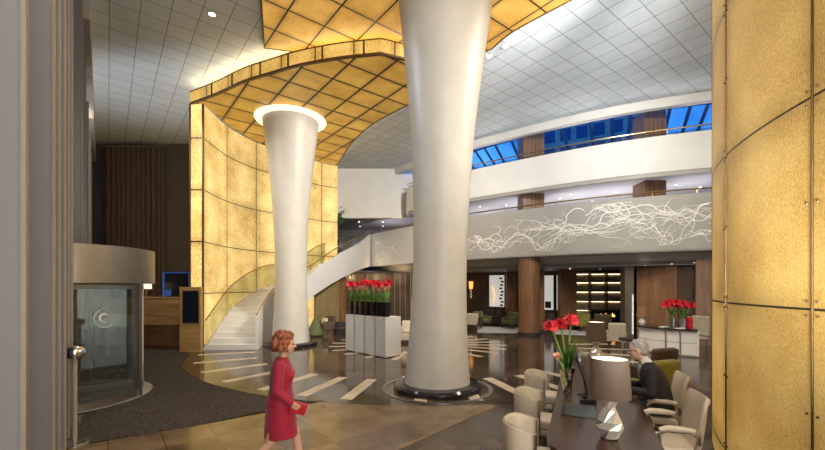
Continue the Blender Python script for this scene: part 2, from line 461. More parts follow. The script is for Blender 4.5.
# ================================================================== walls behind the camera and left facade
struct(MB().box((-4, -7.6, 4.5), (38, .2, 9)).build('wall_back', M['bulkhead']))
struct(MB().box((14.6, 3, 4.5), (.2, 21, 9)).build('wall_far_right', M['bulkhead']))
fdir = Vector((-.622, .783)); fn = Vector((.783, .622))
def fac(y, inset=0.): return Vector((-.45 - .795 * y, y)) + fn * inset
wl = [tuple(fac(y, -.34)) for y in (-1.0, 3, 6.1)]
struct(MB().ribbon(wl, 0, 9, .05).build('window_1', M['facadeglass']))
wl2 = [tuple(fac(y, -.34)) for y in (8.8, 14, 20)]
struct(MB().ribbon(wl2, 0, 9, .05).build('window_2', M['facadeglass']))
wl3 = [tuple(fac(y, -.34)) for y in (6.1, 7.4, 8.8)]
struct(MB().ribbon(wl3, 2.85, 9, .05).build('window_3', M['facadeglass']))
struct(MB().ribbon([(.345 - 0.6, -1.2), (.345, -7.5)], 0, 9, .1).build('wall_front_left', M['bulkhead']))
plabels = ['nearest tall grey facade pillar at the left picture edge', 'second tall grey facade pillar with beige edge, behind the nearest one',
           'third grey facade pillar from the camera, a slim strip', 'fourth grey facade pillar from the camera, a slim strip',
           'fifth facade pillar, just before the bollard', 'sixth facade pillar, touching the revolving door drum',
           'first facade pillar beyond the revolving door', 'second facade pillar beyond the revolving door',
           'third facade pillar beyond the revolving door', 'fourth facade pillar beyond the revolving door', 'last facade pillar, beside the brown curtain']
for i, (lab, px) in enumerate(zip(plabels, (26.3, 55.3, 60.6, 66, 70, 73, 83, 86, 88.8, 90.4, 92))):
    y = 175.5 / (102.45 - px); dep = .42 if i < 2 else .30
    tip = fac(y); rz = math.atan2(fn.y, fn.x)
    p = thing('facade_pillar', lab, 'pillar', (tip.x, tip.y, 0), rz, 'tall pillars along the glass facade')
    h = CEIL - .01
    MB().box((-dep / 2 - .008, .05, h / 2), (dep - .016, .10, h)).build('pillar_body', M['pillar'], p)
    MB().box((-.004, .045, h / 2), (.008, .10, h)).box((-.012, -.006, h / 2), (.024, .012, h)).build('edge_trim', M['pillar_edge'], p)
    if i != 0: MB().box((-.205, -.003, h / 2), (.022, .008, h)).build('painted_shadow_line', M['dark'], p)  # dark strip on the face paints in the shadow line
# stepped bulkhead at the head of the facade
for i, (y0, y1, zb) in enumerate(((9.2, 11.2, 8.45), (11.2, 13.4, 8.2), (13.4, 18, 7.9))):
    a = fac(y0, -.3); b = fac(y1, -.3)
    struct(MB().ribbon([tuple(a), tuple(b)], zb, CEIL, .42, -1, False).build('trim_%d' % (i + 2), M['bulkhead']))

# back wall, curtain, reception
struct(MB().box((-11.5, 18.6, 4.45), (9.5, .2, 8.9)).build('wall_left_back', M['wallbrown']))
cur = []
for i in range(121):
    x = -14.35 + i * (2.75 / 120); cur.append((x, 18.2 + .07 * math.sin(i * .62) + .03 * math.sin(i * 1.7)))
cu = thing('curtain', 'floor-length brown pleated curtain hanging on the far left wall', 'curtain', (0, 0, 0))
MB().ribbon(cur, .02, 8.62, .02).build('drape', M['curtain'], cu)
MB().tube([(-14.5, 18.2, 8.66), (-11.45, 18.2, 8.66)], .03).build('curtain_rail', M['steel'], cu)

# ================================================================== amber wall (left), curved
gw = spline([(-6.99, 13.07), (-7.03, 14.8), (-6.67, 16.25), (-6.2, 17.0), (-5.4, 18.05), (-4.5, 19.1), (-3.78, 19.66)], 6)
M['goldL'] = gold('amber_wall_panels', 1.72, 1.73, 1.08, u0=0, v0=-.09, tint=(1, 1.03, .98), lw=.008, fib=.55, edge=.74)
gwall = struct(MB().ribbon(gw, 0.0, 8.2, .12).build('wall_left_amber', M['goldL']))
M['goldF'] = gold('amber_fin_panels', .5, 1.73, 1.5, u0=.1, v0=-.09, tint=(1, 1, .9), lw=.012, fib=.55, edge=.6)
fin = MB().ribbon([(-7.40, 13.02), (-7.02, 13.02)], 0, 8.2, .12, 1, False).build('fin_panel', M['goldF'], gwall)
MB().box((-7.00, 13.03, 4.1), (.05, .06, 8.2)).box((-7.42, 13.03, 4.1), (.05, .06, 8.2)).build('fin_frame', M['frame'], gwall)
# ================================================================== amber canopies
def canopy(name, label, poly, z0, z1, m, edge_path, side_m):
    t = thing(name, label, 'canopy', (0, 0, 0))
    return t
c2_front = spline([(-7.42, 13.0), (-6.15, 12.3), (-5.05, 11.6), (-3.98, 11.1), (-3.09, 10.72), (-1.96, 10.4), (-.82, 10.2)], 5)
c2_side = [(-.82, 10.2), (-.2, 10.45), (.6, 10.85), (1.25, 11.25)]
c2_right = spline([(1.25, 11.7), (.55, 12.35), (-.12, 13.05), (-1.54, 14.7), (-2.72, 16.9), (-3.75, 19.55)], 5)
u2 = -(-2.34 * E1[0] + 11.43 * E1[1]) / .95; v2 = -(-2.34 * E2[0] + 11.43 * E2[1]) / .95
M['gold2'] = gold('amber_canopy_panels', .95, .95, .54, plane=True, u0=u2, v0=v2, tint=(1, .83, .36), lw=.03, fib=.7, edge=.5)
can = thing('amber_canopy', 'lower amber backlit canopy with curved lit edge above the stair', 'canopy', (0, 0, 0))
poly = c2_front + c2_side[1:] + c2_right + [(-4.5, 18.98), (-5.4, 17.9), (-6.15, 16.9), (-6.62, 16.15), (-6.95, 14.8), (-6.96, 13.1)]
poly = [p for i, p in enumerate(poly) if i == 0 or math.dist(p, poly[i - 1]) > .01]
MB().prism(poly, 8.2, 8.26).build('underside_panel', M['gold2'], can)
M['gold2f'] = gold('amber_band_panels', 1.12, .6, .90, u0=.2, v0=-13.5, tint=(1, .93, .62), lw=.014, fib=.7, edge=.6)
band = c2_front + c2_side[1:]
MB().ribbon(band, 8.24, 8.60, .06, 1, False).build('edge_band', M['gold2f'], can)
bb = MB()
bb.ribbon(offset(band, -.012), 8.19, 8.245, .08, 1, False).ribbon(offset(band, -.012), 8.585, 8.615, .08, 1, False)
L = 0
for i in range(1, len(band)):
    L += math.dist(band[i], band[i - 1])
    if L > 1.0:
        L = 0; N = normals(band)[i]; bb.box((band[i][0] - N[0] * .005, band[i][1] - N[1] * .005, 8.42), (.045, .05, .37), math.atan2(-N[0], N[1]))
bb.build('edge_frame', M['frame'], can)
MB().ribbon(offset(c2_right, .0), 8.19, 8.62, .05, 1, False).build('rear_edge_frame', M['frame'], can)
MB().ribbon(offset(band, .10), 8.60, 8.65, .10, 1).build('cove_light', M['cove'], can)
MB().ribbon(offset(c2_right, .10), 8.60, 8.64, .08, 1).build('cove_light', M['cove'], can)

c3_right = spline([(2.2, 10.98), (2.62, 10.2), (3.67, 9.1), (4.9, 7.9), (6.3, 6.9)], 4)
c3 = [(-2.6, 6.2), (6.3, 6.2)] + c3_right[::-1] + [(1.6, 11.3), (-3.28, 11.1), (-4.13, 10.93), (-3.51, 9.1)]
u3 = -(-3.01 * E1[0] + 9.44 * E1[1]) / .95; v3 = -(-3.01 * E2[0] + 9.44 * E2[1]) / .95
M['gold3'] = gold('amber_upper_panels', .95, .95, .74, plane=True, u0=u3, v0=v3, tint=(1, .80, .42), lw=.022, fib=.7, edge=.55)
can3 = thing('amber_canopy', 'upper amber backlit canopy panel flush under the tiled ceiling', 'canopy', (0, 0, 0))
MB().prism(c3, 8.80, 8.86).build('underside_panel', M['gold3'], can3)
e3 = MB().ribbon(c3[::-1] + [c3[-1]], 8.785, CEIL - .002, .04, 1, False)
e3.build('edge_frame', M['frame'], can3)

# ================================================================== amber cylinder wall (right)
CC = (7.92, 2.1); CR = 5.0
M['goldR'] = gold('amber_cylinder_panels', CR * math.radians(15.6), 1.59, .50, u0=.0, v0=-.215, tint=(1, .90, .64), lw=.006, fib=1.6, edge=.62)
rw = MB(); n = 72
a_start = 123.9                                                      # so that joints fall at 139.5, 155.1, 170.7, 186.3 degrees
pts = [(CC[0] + CR * math.cos(math.radians(a_start + k * 112.4 / n)), CC[1] + CR * math.sin(math.radians(a_start + k * 112.4 / n))) for k in range(n + 1)]
rwall = struct(rw.ribbon(pts, .12, CEIL, .3, 1).build('wall_right', M['goldR']))
MB().ribbon([(CC[0] + (CR - .06) * math.cos(math.radians(a_start + k * 112.4 / n)), CC[1] + (CR - .06) * math.sin(math.radians(a_start + k * 112.4 / n))) for k in range(n + 1)], 0, .12, .2, 1).build('base_plinth', M['plinth'], rwall)
jb = MB()
for a in (139.5, 155.1, 170.7):
    x, y = CC[0] + (CR + .004) * math.cos(math.radians(a)), CC[1] + (CR + .004) * math.sin(math.radians(a))
    jb.box((x, y, 4.5), (.016, .009, 8.76), math.radians(a))
jb.build('joint_strip', M['frame'], rwall)
for a in (155.1, 170.7):
    for zj in (.342, 1.932, 3.522, 5.112):
        for dz in (-.055, .055, .80):
            for da in (-.55, .55):
                aa = math.radians(a + da); r = CR + .006
                MB().ell((0, 0, 0), (.011, .011, .011), 8, 6).build('rivet', M['frame'], rwall, (CC[0] + r * math.cos(aa), CC[1] + r * math.sin(aa), zj + dz))

# ================================================================== white flared columns
cprof = [(.68, .12), (.655, .35), (.62, .8), (.59, 1.3), (.565, 2.0), (.555, 2.6), (.56, 3.3), (.58, 3.9), (.62, 4.7), (.67, 5.4), (.74, 6.1), (.82, 6.8), (.91, 7.5), (.98, 8.05)]
near = thing('flared_column', 'large white flared column in the middle, nearest the camera', 'column', (PX(437, 8.1), 8.1, 0))
sh_ = MB().lathe(cprof + [(1.06, 8.55), (1.10, 8.79)], n=64).build('column_shaft', M['plaster'], near)
for v in sh_.data.vertices: v.co.x += .022 * v.co.z
MB().lathe([(.90, .012), (.90, .09), (.86, .13), (.69, .14), (.6, .14)], n=64).build('base_plinth', M['plinth'], near)
MB().lathe([(1.06, .010), (1.06, .018), (1.14, .018), (1.14, .010), (1.06, .010)], n=64, caps=False).build('floor_ring', M['steel'], near)
far = thing('flared_column', 'white flared column with glowing round top, in front of the amber wall', 'column', (PX(291, 14.1), 14.1, 0))
MB().lathe(cprof, n=64).build('column_shaft', M['plaster'], far)
MB().lathe([(.92, .008), (.92, .09), (.86, .13), (.69, .14), (.6, .14)], n=64).build('base_plinth', M['plinth'], far)
MB().lathe([(.9, 8.055), (1.23, 8.085), (1.25, 8.12), (1.21, 8.14), (.5, 8.14)], n=64).build('light_dish', M['dish'], far)

# ================================================================== galleries
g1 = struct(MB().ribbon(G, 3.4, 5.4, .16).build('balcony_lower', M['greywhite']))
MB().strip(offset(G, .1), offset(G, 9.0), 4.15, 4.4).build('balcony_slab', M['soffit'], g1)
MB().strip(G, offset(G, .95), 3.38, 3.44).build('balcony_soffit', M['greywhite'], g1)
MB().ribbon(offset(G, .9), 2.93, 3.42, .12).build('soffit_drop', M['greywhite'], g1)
MB().prism([(-9, 21.2), (-4.35, 21.2), (-4.05, 24.3), (-2.9, 24.7), (4.2, 29.9), (-9, 29.9)], 4.15, 4.4).build('landing_slab', M['soffit'], g1)
MB().ribbon(offset([p for p in G if p[0] < 1.3], -.012), 3.4, 5.405, .02).build('plain_parapet', M['white'], g1)
r1 = MB(); GO = offset(G, .08)
r1.tube([(p[0], p[1], 5.56) for p in GO], .028)
for i in range(1, len(GO), 3): r1.tube([(GO[i][0], GO[i][1], 5.38), (GO[i][0], GO[i][1], 5.56)], .012, 6)
r1.build('brass_handrail', M['brass'], g1)
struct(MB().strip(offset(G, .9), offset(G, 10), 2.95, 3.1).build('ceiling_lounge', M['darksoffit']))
g2 = struct(MB().ribbon(gl, 6.25, 7.55, .16).build('balcony_upper', M['white']))
MB().ribbon(offset(gl, .03), 6.10, 6.25, .16).build('lower_ledge', M['greywhite'], g2)
MB().strip(offset(gl, .05), offset(gl, 7.5), 6.2, 6.45).build('balcony_slab', M['soffit'], g2)
GO2 = offset(gl, .08); r2 = MB()
r2.tube([(p[0], p[1], 7.78) for p in GO2], .028)
for i in range(1, len(GO2), 3): r2.tube([(GO2[i][0], GO2[i][1], 7.53), (GO2[i][0], GO2[i][1], 7.78)], .012, 6)
r2.build('brass_handrail', M['brass'], g2)
# glazed parapet strip behind the rail
MB().ribbon(offset(gl, .14), 7.54, 7.70, .01).build('parapet_glass', M['clear'], g2)
# end return of the upper gallery and the plain white wall left of it
st = gl[0]
struct(MB().ribbon([st, (st[0] + .02, st[1] + 1.0)], 6.10, 7.55, .14, -1, False).build('balcony_return', M['white']))
struct(MB().box((-3.3, 22.5, 7.5), (6.9, .2, 2.8)).box((-3.3, 22.38, 6.15), (6.9, .2, .22)).build('wall_upper_left', M['white']))
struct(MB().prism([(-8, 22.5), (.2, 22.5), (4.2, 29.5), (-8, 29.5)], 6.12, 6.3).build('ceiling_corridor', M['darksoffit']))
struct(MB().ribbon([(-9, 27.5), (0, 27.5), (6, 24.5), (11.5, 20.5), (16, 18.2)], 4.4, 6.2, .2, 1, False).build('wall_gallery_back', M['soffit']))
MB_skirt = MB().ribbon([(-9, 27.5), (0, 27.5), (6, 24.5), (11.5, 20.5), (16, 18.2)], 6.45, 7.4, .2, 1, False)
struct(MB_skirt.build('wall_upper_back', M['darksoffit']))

# ---- white branching relief on the fascia
Ls = [0]
for i in range(1, len(G)): Ls.append(Ls[-1] + math.dist(G[i], G[i - 1]))
GN = normals(G)
def on_fascia(s, z, out=.016):
    s = max(0, min(Ls[-1] - .001, s))
    for i in range(1, len(Ls)):
        if Ls[i] >= s: break
    t = (s - Ls[i - 1]) / (Ls[i] - Ls[i - 1])
    x = G[i - 1][0] * (1 - t) + G[i][0] * t; y = G[i - 1][1] * (1 - t) + G[i][1] * t
    return (x - GN[i][0] * out, y - GN[i][1] * out, z)
def s_of_px(px):
    for i in range(1, len(G)):
        if G[i][0] / G[i][1] * F + CX >= px: return Ls[i]
    return Ls[-1]
rel = MB()
def twig(s, z, ang, n, w0, depth):
    pts = []; ph = random.uniform(0, 9); rs = []
    for i in range(n):
        pts.append(on_fascia(s, z)); rs.append(max(.008, w0 * (1 - .8 * i / n)))
        ang += .55 * mnoise.noise((s * 3 + ph, z * 4, depth)) * 2.0
        ang = (ang * .86 if abs(ang) < 1.57 else PI * (1 if ang > 0 else -1) + (ang - PI * (1 if ang > 0 else -1)) * .86)
        if z > 5.1: ang -= .25 * (1 if math.cos(ang) > 0 else -1)
        if z < 3.75: ang += .25 * (1 if math.cos(ang) > 0 else -1)
        s += .085 * math.cos(ang); z += .075 * math.sin(ang)
        z = max(3.6, min(5.25, z))
        if depth > 0 and i > 2 and random.random() < (.15 if depth > 1 else .07):
            twig(s, z, ang + random.choice((-1, 1)) * random.uniform(.5, 1.1), int(n * random.uniform(.35, .65)), w0 * .6, depth - 1)
    rel.tube(pts, rs, 5, True, False)
for px, zz, k in ((476, 4.55, 1), (574, 4.35, 1), (600, 4.85, 1), (612, 4.6, 1), (585, 4.95, 1), (655, 4.75, 1), (712, 4.6, -1), (700, 4.95, -1), (560, 4.35, -1), (510, 4.35, -1), (640, 4.35, 1), (400, 4.5, -1)):
    for j in range(2):
        sgn = k if j < 1 or px < 500 else -k
        twig(s_of_px(px) + random.uniform(-.3, .3), zz + random.uniform(-.12, .12), (0 if sgn > 0 else PI) + random.uniform(-.4, .4), random.randint(22, 38), .027, 2)
rel.build('branch_relief', M['relief'], g1)

# ---- square wood columns of the galleries
def wcol(px, d, wd, z0, z1, lab, m='brownwood', rz=0.):
    o = thing('wood_column', lab, 'column', (PX(px, d), d, z0), rz, 'wood-clad gallery columns')
    MB().box((0, 0, (z1 - z0) / 2), (wd, wd, z1 - z0)).build('cladding', M[m], o, bevel=.02)
    MB().box((0, 0, .06), (wd + .03, wd + .03, .12)).build('skirting', M['dark'], o)
    sl = MB()
    for k in range(1, 5): sl.box((-wd / 2 + k * wd / 5, -wd / 2 - .001, (z1 - z0) / 2), (.012, .006, z1 - z0 - .02))
    sl.build('groove', M['dark'], o)
for px, d, wd, nm in ((530.5, 17.5, .93, 'left'), (649, 15.4, .84, 'right')):
    wcol(px, d, wd, 4.4, 6.2, '%s brown wood column behind the branch-patterned balcony' % nm)
    wcol(px, d, wd, 6.45, 8.9 if nm == 'left' else 8.9, '%s brown wood column on the top gallery before blue glass' % nm)
wcol(407, 22.9, .55, 6.45, 8.9, 'small brown wood column at the far end of the top gallery')
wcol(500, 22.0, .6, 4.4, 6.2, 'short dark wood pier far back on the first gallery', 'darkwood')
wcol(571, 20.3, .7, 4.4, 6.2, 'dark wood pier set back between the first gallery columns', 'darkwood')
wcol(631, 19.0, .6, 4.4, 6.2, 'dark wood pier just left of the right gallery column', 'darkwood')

# ---- skylight beyond the top gallery
ge = [p for p in G if p[0] > -1.2] + [(17, 12.0), (20, 11.6)]
sk_lo = offset(ge, 6.0); sk_hi = offset(ge, .45)
sky = MB()
for i in range(len(ge) - 1):
    sky.add([(*sk_lo[i], 8.1), (*sk_lo[i + 1], 8.1), (*sk_hi[i + 1], 12.2), (*sk_hi[i], 12.2)], [(0, 1, 2, 3)])
sw = struct(sky.build('window_4', M['dusk']))
sf = MB()
for i in range(0, len(ge), 2):
    sf.tube([(*sk_lo[i], 8.1), (*sk_hi[i], 12.2)], .075, 4, False)
for t in (.0, .22, .44, .66, .9):
    sf.tube([(a[0] * (1 - t) + b[0] * t, a[1] * (1 - t) + b[1] * t, 8.1 + 4.1 * t) for a, b in zip(sk_lo, sk_hi)], .06, 4, False)
sf.build('glazing_bars', M['bluesteel'], sw)
struct(MB().ribbon(sk_lo, 6.45, 8.1, .1).build('wall_skylight', M['bluesteel']))

bo2 = thing('outside_building', 'pale blue office building outside, seen through the skylight', 'building', (25, 52, 0), math.radians(-28))
MB().box((0, 0, 13), (14, 8, 26)).build('wall', M['outside'], bo2)
for k in range(7):
    for q in range(6): MB().box((-5.8 + 1.95 * k, -4.02, 12.5 + q * 2.3), (1.3, .08, 1.5)).build('window', M['bluesteel'], bo2)
# plants on the top gallery
def leafy(t, n, r, h, m, base=0., arch=.5, wd=.03, name='frond'):
    for k in range(n):
        a = 2 * PI * k / n + random.uniform(-.3, .3); q = r * random.uniform(.7, 1.1); hh = h * random.uniform(.6, 1.05)
        pts = []; rs = []
        for i in range(7):
            u = i / 6
            pts.append((math.cos(a) * q * u ** 1.3, math.sin(a) * q * u ** 1.3, base + hh * (u * (1 + arch) - arch * 1.2 * u ** 3)))
            rs.append(wd * (math.sin(PI * (.12 + .86 * u)) + .08))
        MB().tube(pts, rs, 4, True, True, .18).build(name, m, t)
def plant(loc, r, h, lab, n=12, pot=.18, cat='plant', wd=.03, arch=.5):
    t = thing('potted_plant', lab, cat, loc)
    MB().lathe([(pot * .7, 0), (pot, pot * 1.6), (pot * .9, pot * 1.62), (pot * .86, pot * 1.4), (0.001, pot * 1.4)], n=20).build('pot', M['gloss_black'], t)
    leafy(t, n, r, h, M['palm'], pot * 1.4, arch, wd)
    return t
plant((PX(558, 17.0), 17.0, 6.45), .40, 1.5, 'spiky green plant beside the left top gallery column', 16)
plant((PX(621, 15.8), 15.8, 6.45), .38, 1.25, 'spiky green plant left of the right top gallery column', 14)
plant((PX(676, 14.8), 14.8, 6.45), .38, 1.3, 'spiky green plant right of the right top gallery column', 14)
plant((PX(470, 20), 20, 6.45), .5, 1.2, 'small plant at the far left end of the top gallery', 12)
plant((-4.25, 21.45, 4.4), .76, 1.85, 'tall arching palm at the top of the stair', 34, .22, 'plant', .06, .7)

# ================================================================== staircase
inner = [(-5.27, 13.05), (-5.6, 14.8), (-5.4, 15.8), (-5.0, 16.4), (-4.5, 17.0), (-3.64, 18.6), (-3.0, 21.0), (-2.72, 24.3)]
outer = [(-6.90, 12.95), (-6.93, 14.8), (-6.50, 16.2), (-5.95, 16.9), (-5.25, 17.75), (-4.55, 18.6), (-3.95, 21.2), (-3.75, 24.3)]
tz = [0, 1.12, 1.86, 2.1, 2.36, 3.05, 3.75, 4.4]
topz = [1.10, 1.62, 2.22, 2.45, 2.66, 3.62, 4.42, 5.36]
botz = [0, 0, .35, .95, 1.62, 2.42, 3.0, 3.4]
S = spline([(a[0], a[1], b[0], b[1], z, t, bt) for a, b, z, t, bt in zip(inner, outer, tz, topz, botz)], 12)
stair = thing('staircase', 'curved white staircase rising from the floor to the branch-patterned balcony', 'staircase', (0, 0, 0))
ip = [(p[0], p[1]) for p in S]; op = [(p[2], p[3]) for p in S]
MB().ribbon(ip, [max(0, p[6]) for p in S], [p[5] for p in S], .09, -1).build('inner_parapet', M['white'], stair)
MB().ribbon(offset(op, .0), [max(0, p[4] - .35) for p in S], [p[4] + .05 for p in S], .05, 1).build('outer_stringer', M['white'], stair)
rise = .1692
def at_z(z):
    for i in range(1, len(S)):
        if S[i][4] >= z:
            t = (z - S[i - 1][4]) / max(1e-6, S[i][4] - S[i - 1][4])
            return tuple(S[i - 1][k] * (1 - t) + S[i][k] * t for k in range(7))
    return S[-1]
for k in range(26):
    a = at_z(k * rise + .001); b = at_z(min(4.39, (k + 1) * rise + .03))
    z = (k + 1) * rise
    mb = MB()
    mb.prism([(a[0], a[1]), (b[0], b[1]), (b[2], b[3]), (a[2], a[3])], max(0.0, z - rise - .12), z)
    mb.build('step', M['white'], stair)
sg = MB().ribbon(ip, [max(0, p[4] - .33) for p in S], [max(0.01, p[4] - .13) for p in S], .01, 1)
sofm = MB()
for i in range(len(S) - 1):
    sofm.add([(S[i][0], S[i][1], max(0, S[i][4] - .3)), (S[i + 1][0], S[i + 1][1], max(0, S[i + 1][4] - .3)), (S[i + 1][2], S[i + 1][3], max(0, S[i + 1][4] - .3)), (S[i][2], S[i][3], max(0, S[i][4] - .3))], [(3, 2, 1, 0)], True)
sofm.build('stair_soffit', M['white'], stair)
ipn = offset(ip, -.05)
MB().tube([(p[0], p[1], s[5] + (.06 if i < 30 else .06 + .30 * min(1, (i - 30) / 14))) for i, (p, s) in enumerate(zip(ipn, S))], .024).build('inner_handrail', M['brass'], stair)
rp2 = MB()
for i in range(30, len(S), 6): rp2.tube([(*ipn[i], S[i][5] - .02), (*ipn[i], S[i][5] + .06 + .30 * min(1, (i - 30) / 14))], .012, 6)
rp2.build('rail_post', M['brass'], stair)
opn = offset(op, -.03)
MB().tube([(p[0], p[1], s[4] + 1.0) for p, s in zip(opn, S)], .024).build('outer_handrail', M['brass'], stair)
MB().ribbon(opn, [s[4] + .06 for s in S], [s[4] + .98 for s in S], .012, 1).build('outer_glass', M['clear'], stair)
# faint scroll relief on the parapet near the landing
sr = MB()
for k in range(26):
    i = random.randint(44, len(S) - 8); z0 = random.uniform(.25, .75); pts = []; a = random.uniform(-1, 1)
    zz = S[i][6] + (S[i][5] - S[i][6]) * z0
    for j in range(12):
        ii = min(len(S) - 1, i + j // 2); N = normals(ip)[ii]; f = (j % 2) * .5; jj = min(len(S) - 1, ii + 1)
        x = ip[ii][0] * (1 - f) + ip[jj][0] * f; y = ip[ii][1] * (1 - f) + ip[jj][1] * f
        pts.append((x + N[0] * -.0, y + N[1] * -.0, 0)); pts[-1] = (pts[-1][0] + .012, pts[-1][1] - .006, zz + .03 * j * .5 + .09 * math.sin(a + j * .7))
    sr.tube(pts, .010, 4, True, False)
sr.build('scroll_relief', M['relief'], stair)
# wall closing the space under the stair
struct(MB().ribbon([(-4.62, 18.45), (-3.62, 19.2)], 0, [2.0, 2.6], .12, 1, False).build('wall_under_stair', M['olivewood']))
# ================================================================== ground floor under the galleries
bw = [(-9, 24.0), (-.5, 24.0), (2, 23.8), (4.9, 22.7), (7.6, 21.2), (9.6, 20.6), (11.6, 20.0), (14.5, 19.6)]
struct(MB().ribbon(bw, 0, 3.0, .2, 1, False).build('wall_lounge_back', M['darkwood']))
struct(MB().ribbon([(9.0, 15.65), (10.0, 14.75)], 0, 3.1, .2, 1, False).build('wall_lounge_right', M['brownwood']))
struct(MB().ribbon([(9.6, 15.35), (10.75, 14.4)], 0, 3.1, .2, 1, False).build('wall_lounge_niche', M['darkwood']))
struct(MB().ribbon([(10.35, 14.25), (11.8, 13.6), (14.5, 13.4)], 0, 3.1, .2, 1, False).build('wall_lounge_end', M['brownwood']))
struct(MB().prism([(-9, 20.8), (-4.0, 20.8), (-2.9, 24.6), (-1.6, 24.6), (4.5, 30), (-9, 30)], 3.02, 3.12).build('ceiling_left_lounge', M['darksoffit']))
struct(MB().box((0, 30.6, 4.5), (42, .2, 9.2)).build('wall_rear', M['darksoffit']))
struct(MB().ribbon([(-16.6, 18.7), (-16.6, 30.6)], 0, 9, .2).build('wall_rear_left', M['darksoffit']))
struct(MB().box((16.6, 22, 3.1), (.2, 18, 6.3)).build('wall_rear_right', M['darksoffit']))
# slat screen left
scr = thing('slat_screen', 'screen of upright golden wood slats behind the white planters', 'screen', (0, 21.8, 0))
for k in range(14):
    x = -4.0 + k * .30
    MB().box((x, 0, 1.48), (.045, .08, 2.9)).build('slat', M['olivewood'] if k % 3 else M['brownwood'], scr)
MB().box((-2.05, 0, 2.9), (4.1, .12, .08)).build('top_rail', M['darkwood'], scr)
o = thing('wood_pier', 'narrow brown wood pier beside the slat screen', 'column', (PX(343, 20.3), 20.3, 0))
MB().box((0, 0, 1.5), (.34, .34, 3.0)).build('cladding', M['brownwood'], o)
MB().box((0, 0, .06), (.37, .37, .12)).build('skirting', M['dark'], o)
# round column and piers
rc = thing('round_column', 'round dark bronze-wood column under the balcony', 'column', (PX(529, 17.06), 17.06, 0))
MB().lathe([(.46, .1), (.46, 3.38)], n=40).build('cladding', M['brownwood'], rc)
MB().lathe([(.49, 0), (.49, .12), (.46, .13)], n=40).build('skirting', M['dark'], rc)
def pier(px0, px1, d, lab, m='brownwood'):
    x0, x1 = PX(px0, d), PX(px1, d)
    o = thing('wood_pier', lab, 'column', ((x0 + x1) / 2, d, 0))
    MB().box((0, 0, 1.47), (x1 - x0, .4, 2.94)).build('cladding', M[m], o)
    MB().box((0, 0, .06), (x1 - x0 + .03, .43, .12)).build('skirting', M['dark'], o)
pier(506, 516, 21.8, 'brown wood pier between the picture window and round column')
pier(536, 543, 18.2, 'flat brown wood pier tight against the round column')
pier(559, 575, 19.3, 'broad brown wood pier left of the lit bookcase')
o = thing('bronze_pier', 'bronze patterned pier with a slim light strip, right of the bookcase', 'column', (PX(627, 15.9), 15.9, 0))
MB().box((0, 0, 1.47), (.36, .36, 2.94)).build('cladding', M['bronze'], o)
MB().box((.12, -.205, 1.0), (.05, .02, 1.6)).build('light_strip', M['winlight'], o)
# lit openings in the back wall
for px, d, z0, z1, lab, k in ((497, 22.25, .95, 2.8, 'pale picture window with an orange shape on the lounge wall', 0), (550.5, 20.9, .85, 2.75, 'tall pale window with a dark curtain beside the round column', 1)):
    x = PX(px, d); t = thing('picture_window', lab, 'window', (x, d, 0), math.radians(-30))
    wd = .95
    MB().box((0, 0, (z0 + z1) / 2), (wd, .04, z1 - z0)).build('pane', M['winlight'], t)
    fr = MB()
    fr.box((-wd / 2, -.02, (z0 + z1) / 2), (.06, .1, z1 - z0 + .1)).box((wd / 2, -.02, (z0 + z1) / 2), (.06, .1, z1 - z0 + .1)).box((0, -.02, z0), (wd, .1, .06)).box((0, -.02, z1), (wd, .1, .06))
    fr.build('window_frame', M['darkwood'], t)
    sc_ = MB()
    if k == 0:
        for i in range(9): sc_.box((.27 + .05 * math.sin(i * 2.1), -.03, z0 + .12 + i * .19), (.16, .02, .10))
        MB().tube([(-.20, -.035, z0 + .25), (-.12, -.035, z0 + .7), (-.22, -.035, z0 + 1.05), (-.30, -.035, z0 + 1.2)], [.04, .07, .09, .03], 6, True, True, .2).build('orange_shape', M['orange'], t)
    else: sc_.box((.24, -.04, (z0 + z1) / 2), (.16, .03, z1 - z0)).box((-.12, -.035, z0 + .3), (.3, .03, .35))
    sc_.build('dark_pattern', M['darkfab'], t)
wlamp = thing('wall_lamp', 'small wall lamp with an orange glow, left of the picture window', 'lamp', (PX(471, 22.4), 22.4, 2.0))
MB().box((0, .1, -.2), (.10, .2, .7)).build('lamp_plate', M['brass'], wlamp)
MB().lathe([(.10, 0), (.13, .42)], n=16).build('lamp_shade', M['orange'], wlamp)
# bookcase with fire
bc = thing('bookcase', 'large dark bookcase with lit shelves and a fireplace opening', 'bookcase', (PX(599, 19.6), 19.6, 0), math.radians(-14))
W, H, D = 2.3, 2.85, .4
MB().box((0, D - .025, H / 2), (W - .1, .012, H - .1)).build('back_panel', M['book1'], bc)
fr = MB().box((0, D, H / 2), (W, .04, H)).box((-W / 2, D / 2, H / 2), (.09, D, H)).box((W / 2, D / 2, H / 2), (.09, D, H)).box((0, D / 2, H - .04), (W, D, .09)).box((0, D / 2, .06), (W, D, .12))
fr.build('carcass', M['brownwood'], bc)
rows = (.95, 1.40, 1.88, 2.36)
for z in rows: MB().box((0, D / 2, z), (W - .09, D, .05)).build('shelf', M['darkwood'], bc)
for x in (-W / 6, W / 6): MB().box((x, D / 2, 1.62), (.06, D, 2.3)).build('divider', M['darkwood'], bc)
for i in range(3):
    for z in (1.40, 1.88, 2.36, 2.80):
        MB().box((-W / 3 + i * W / 3, D - .06, z - .045), (W / 3 - .14, .03, .03)).build('shelf_light', M['led'], bc)
MB().box((-W / 3, D - .06, .90), (W / 3 - .14, .03, .03)).build('shelf_light', M['led'], bc)
MB().box((W / 6, D / 2 - .05, .62), (W * .6, D - .05, .56)).build('firebox', M['gloss_black'], bc)
fl = MB()
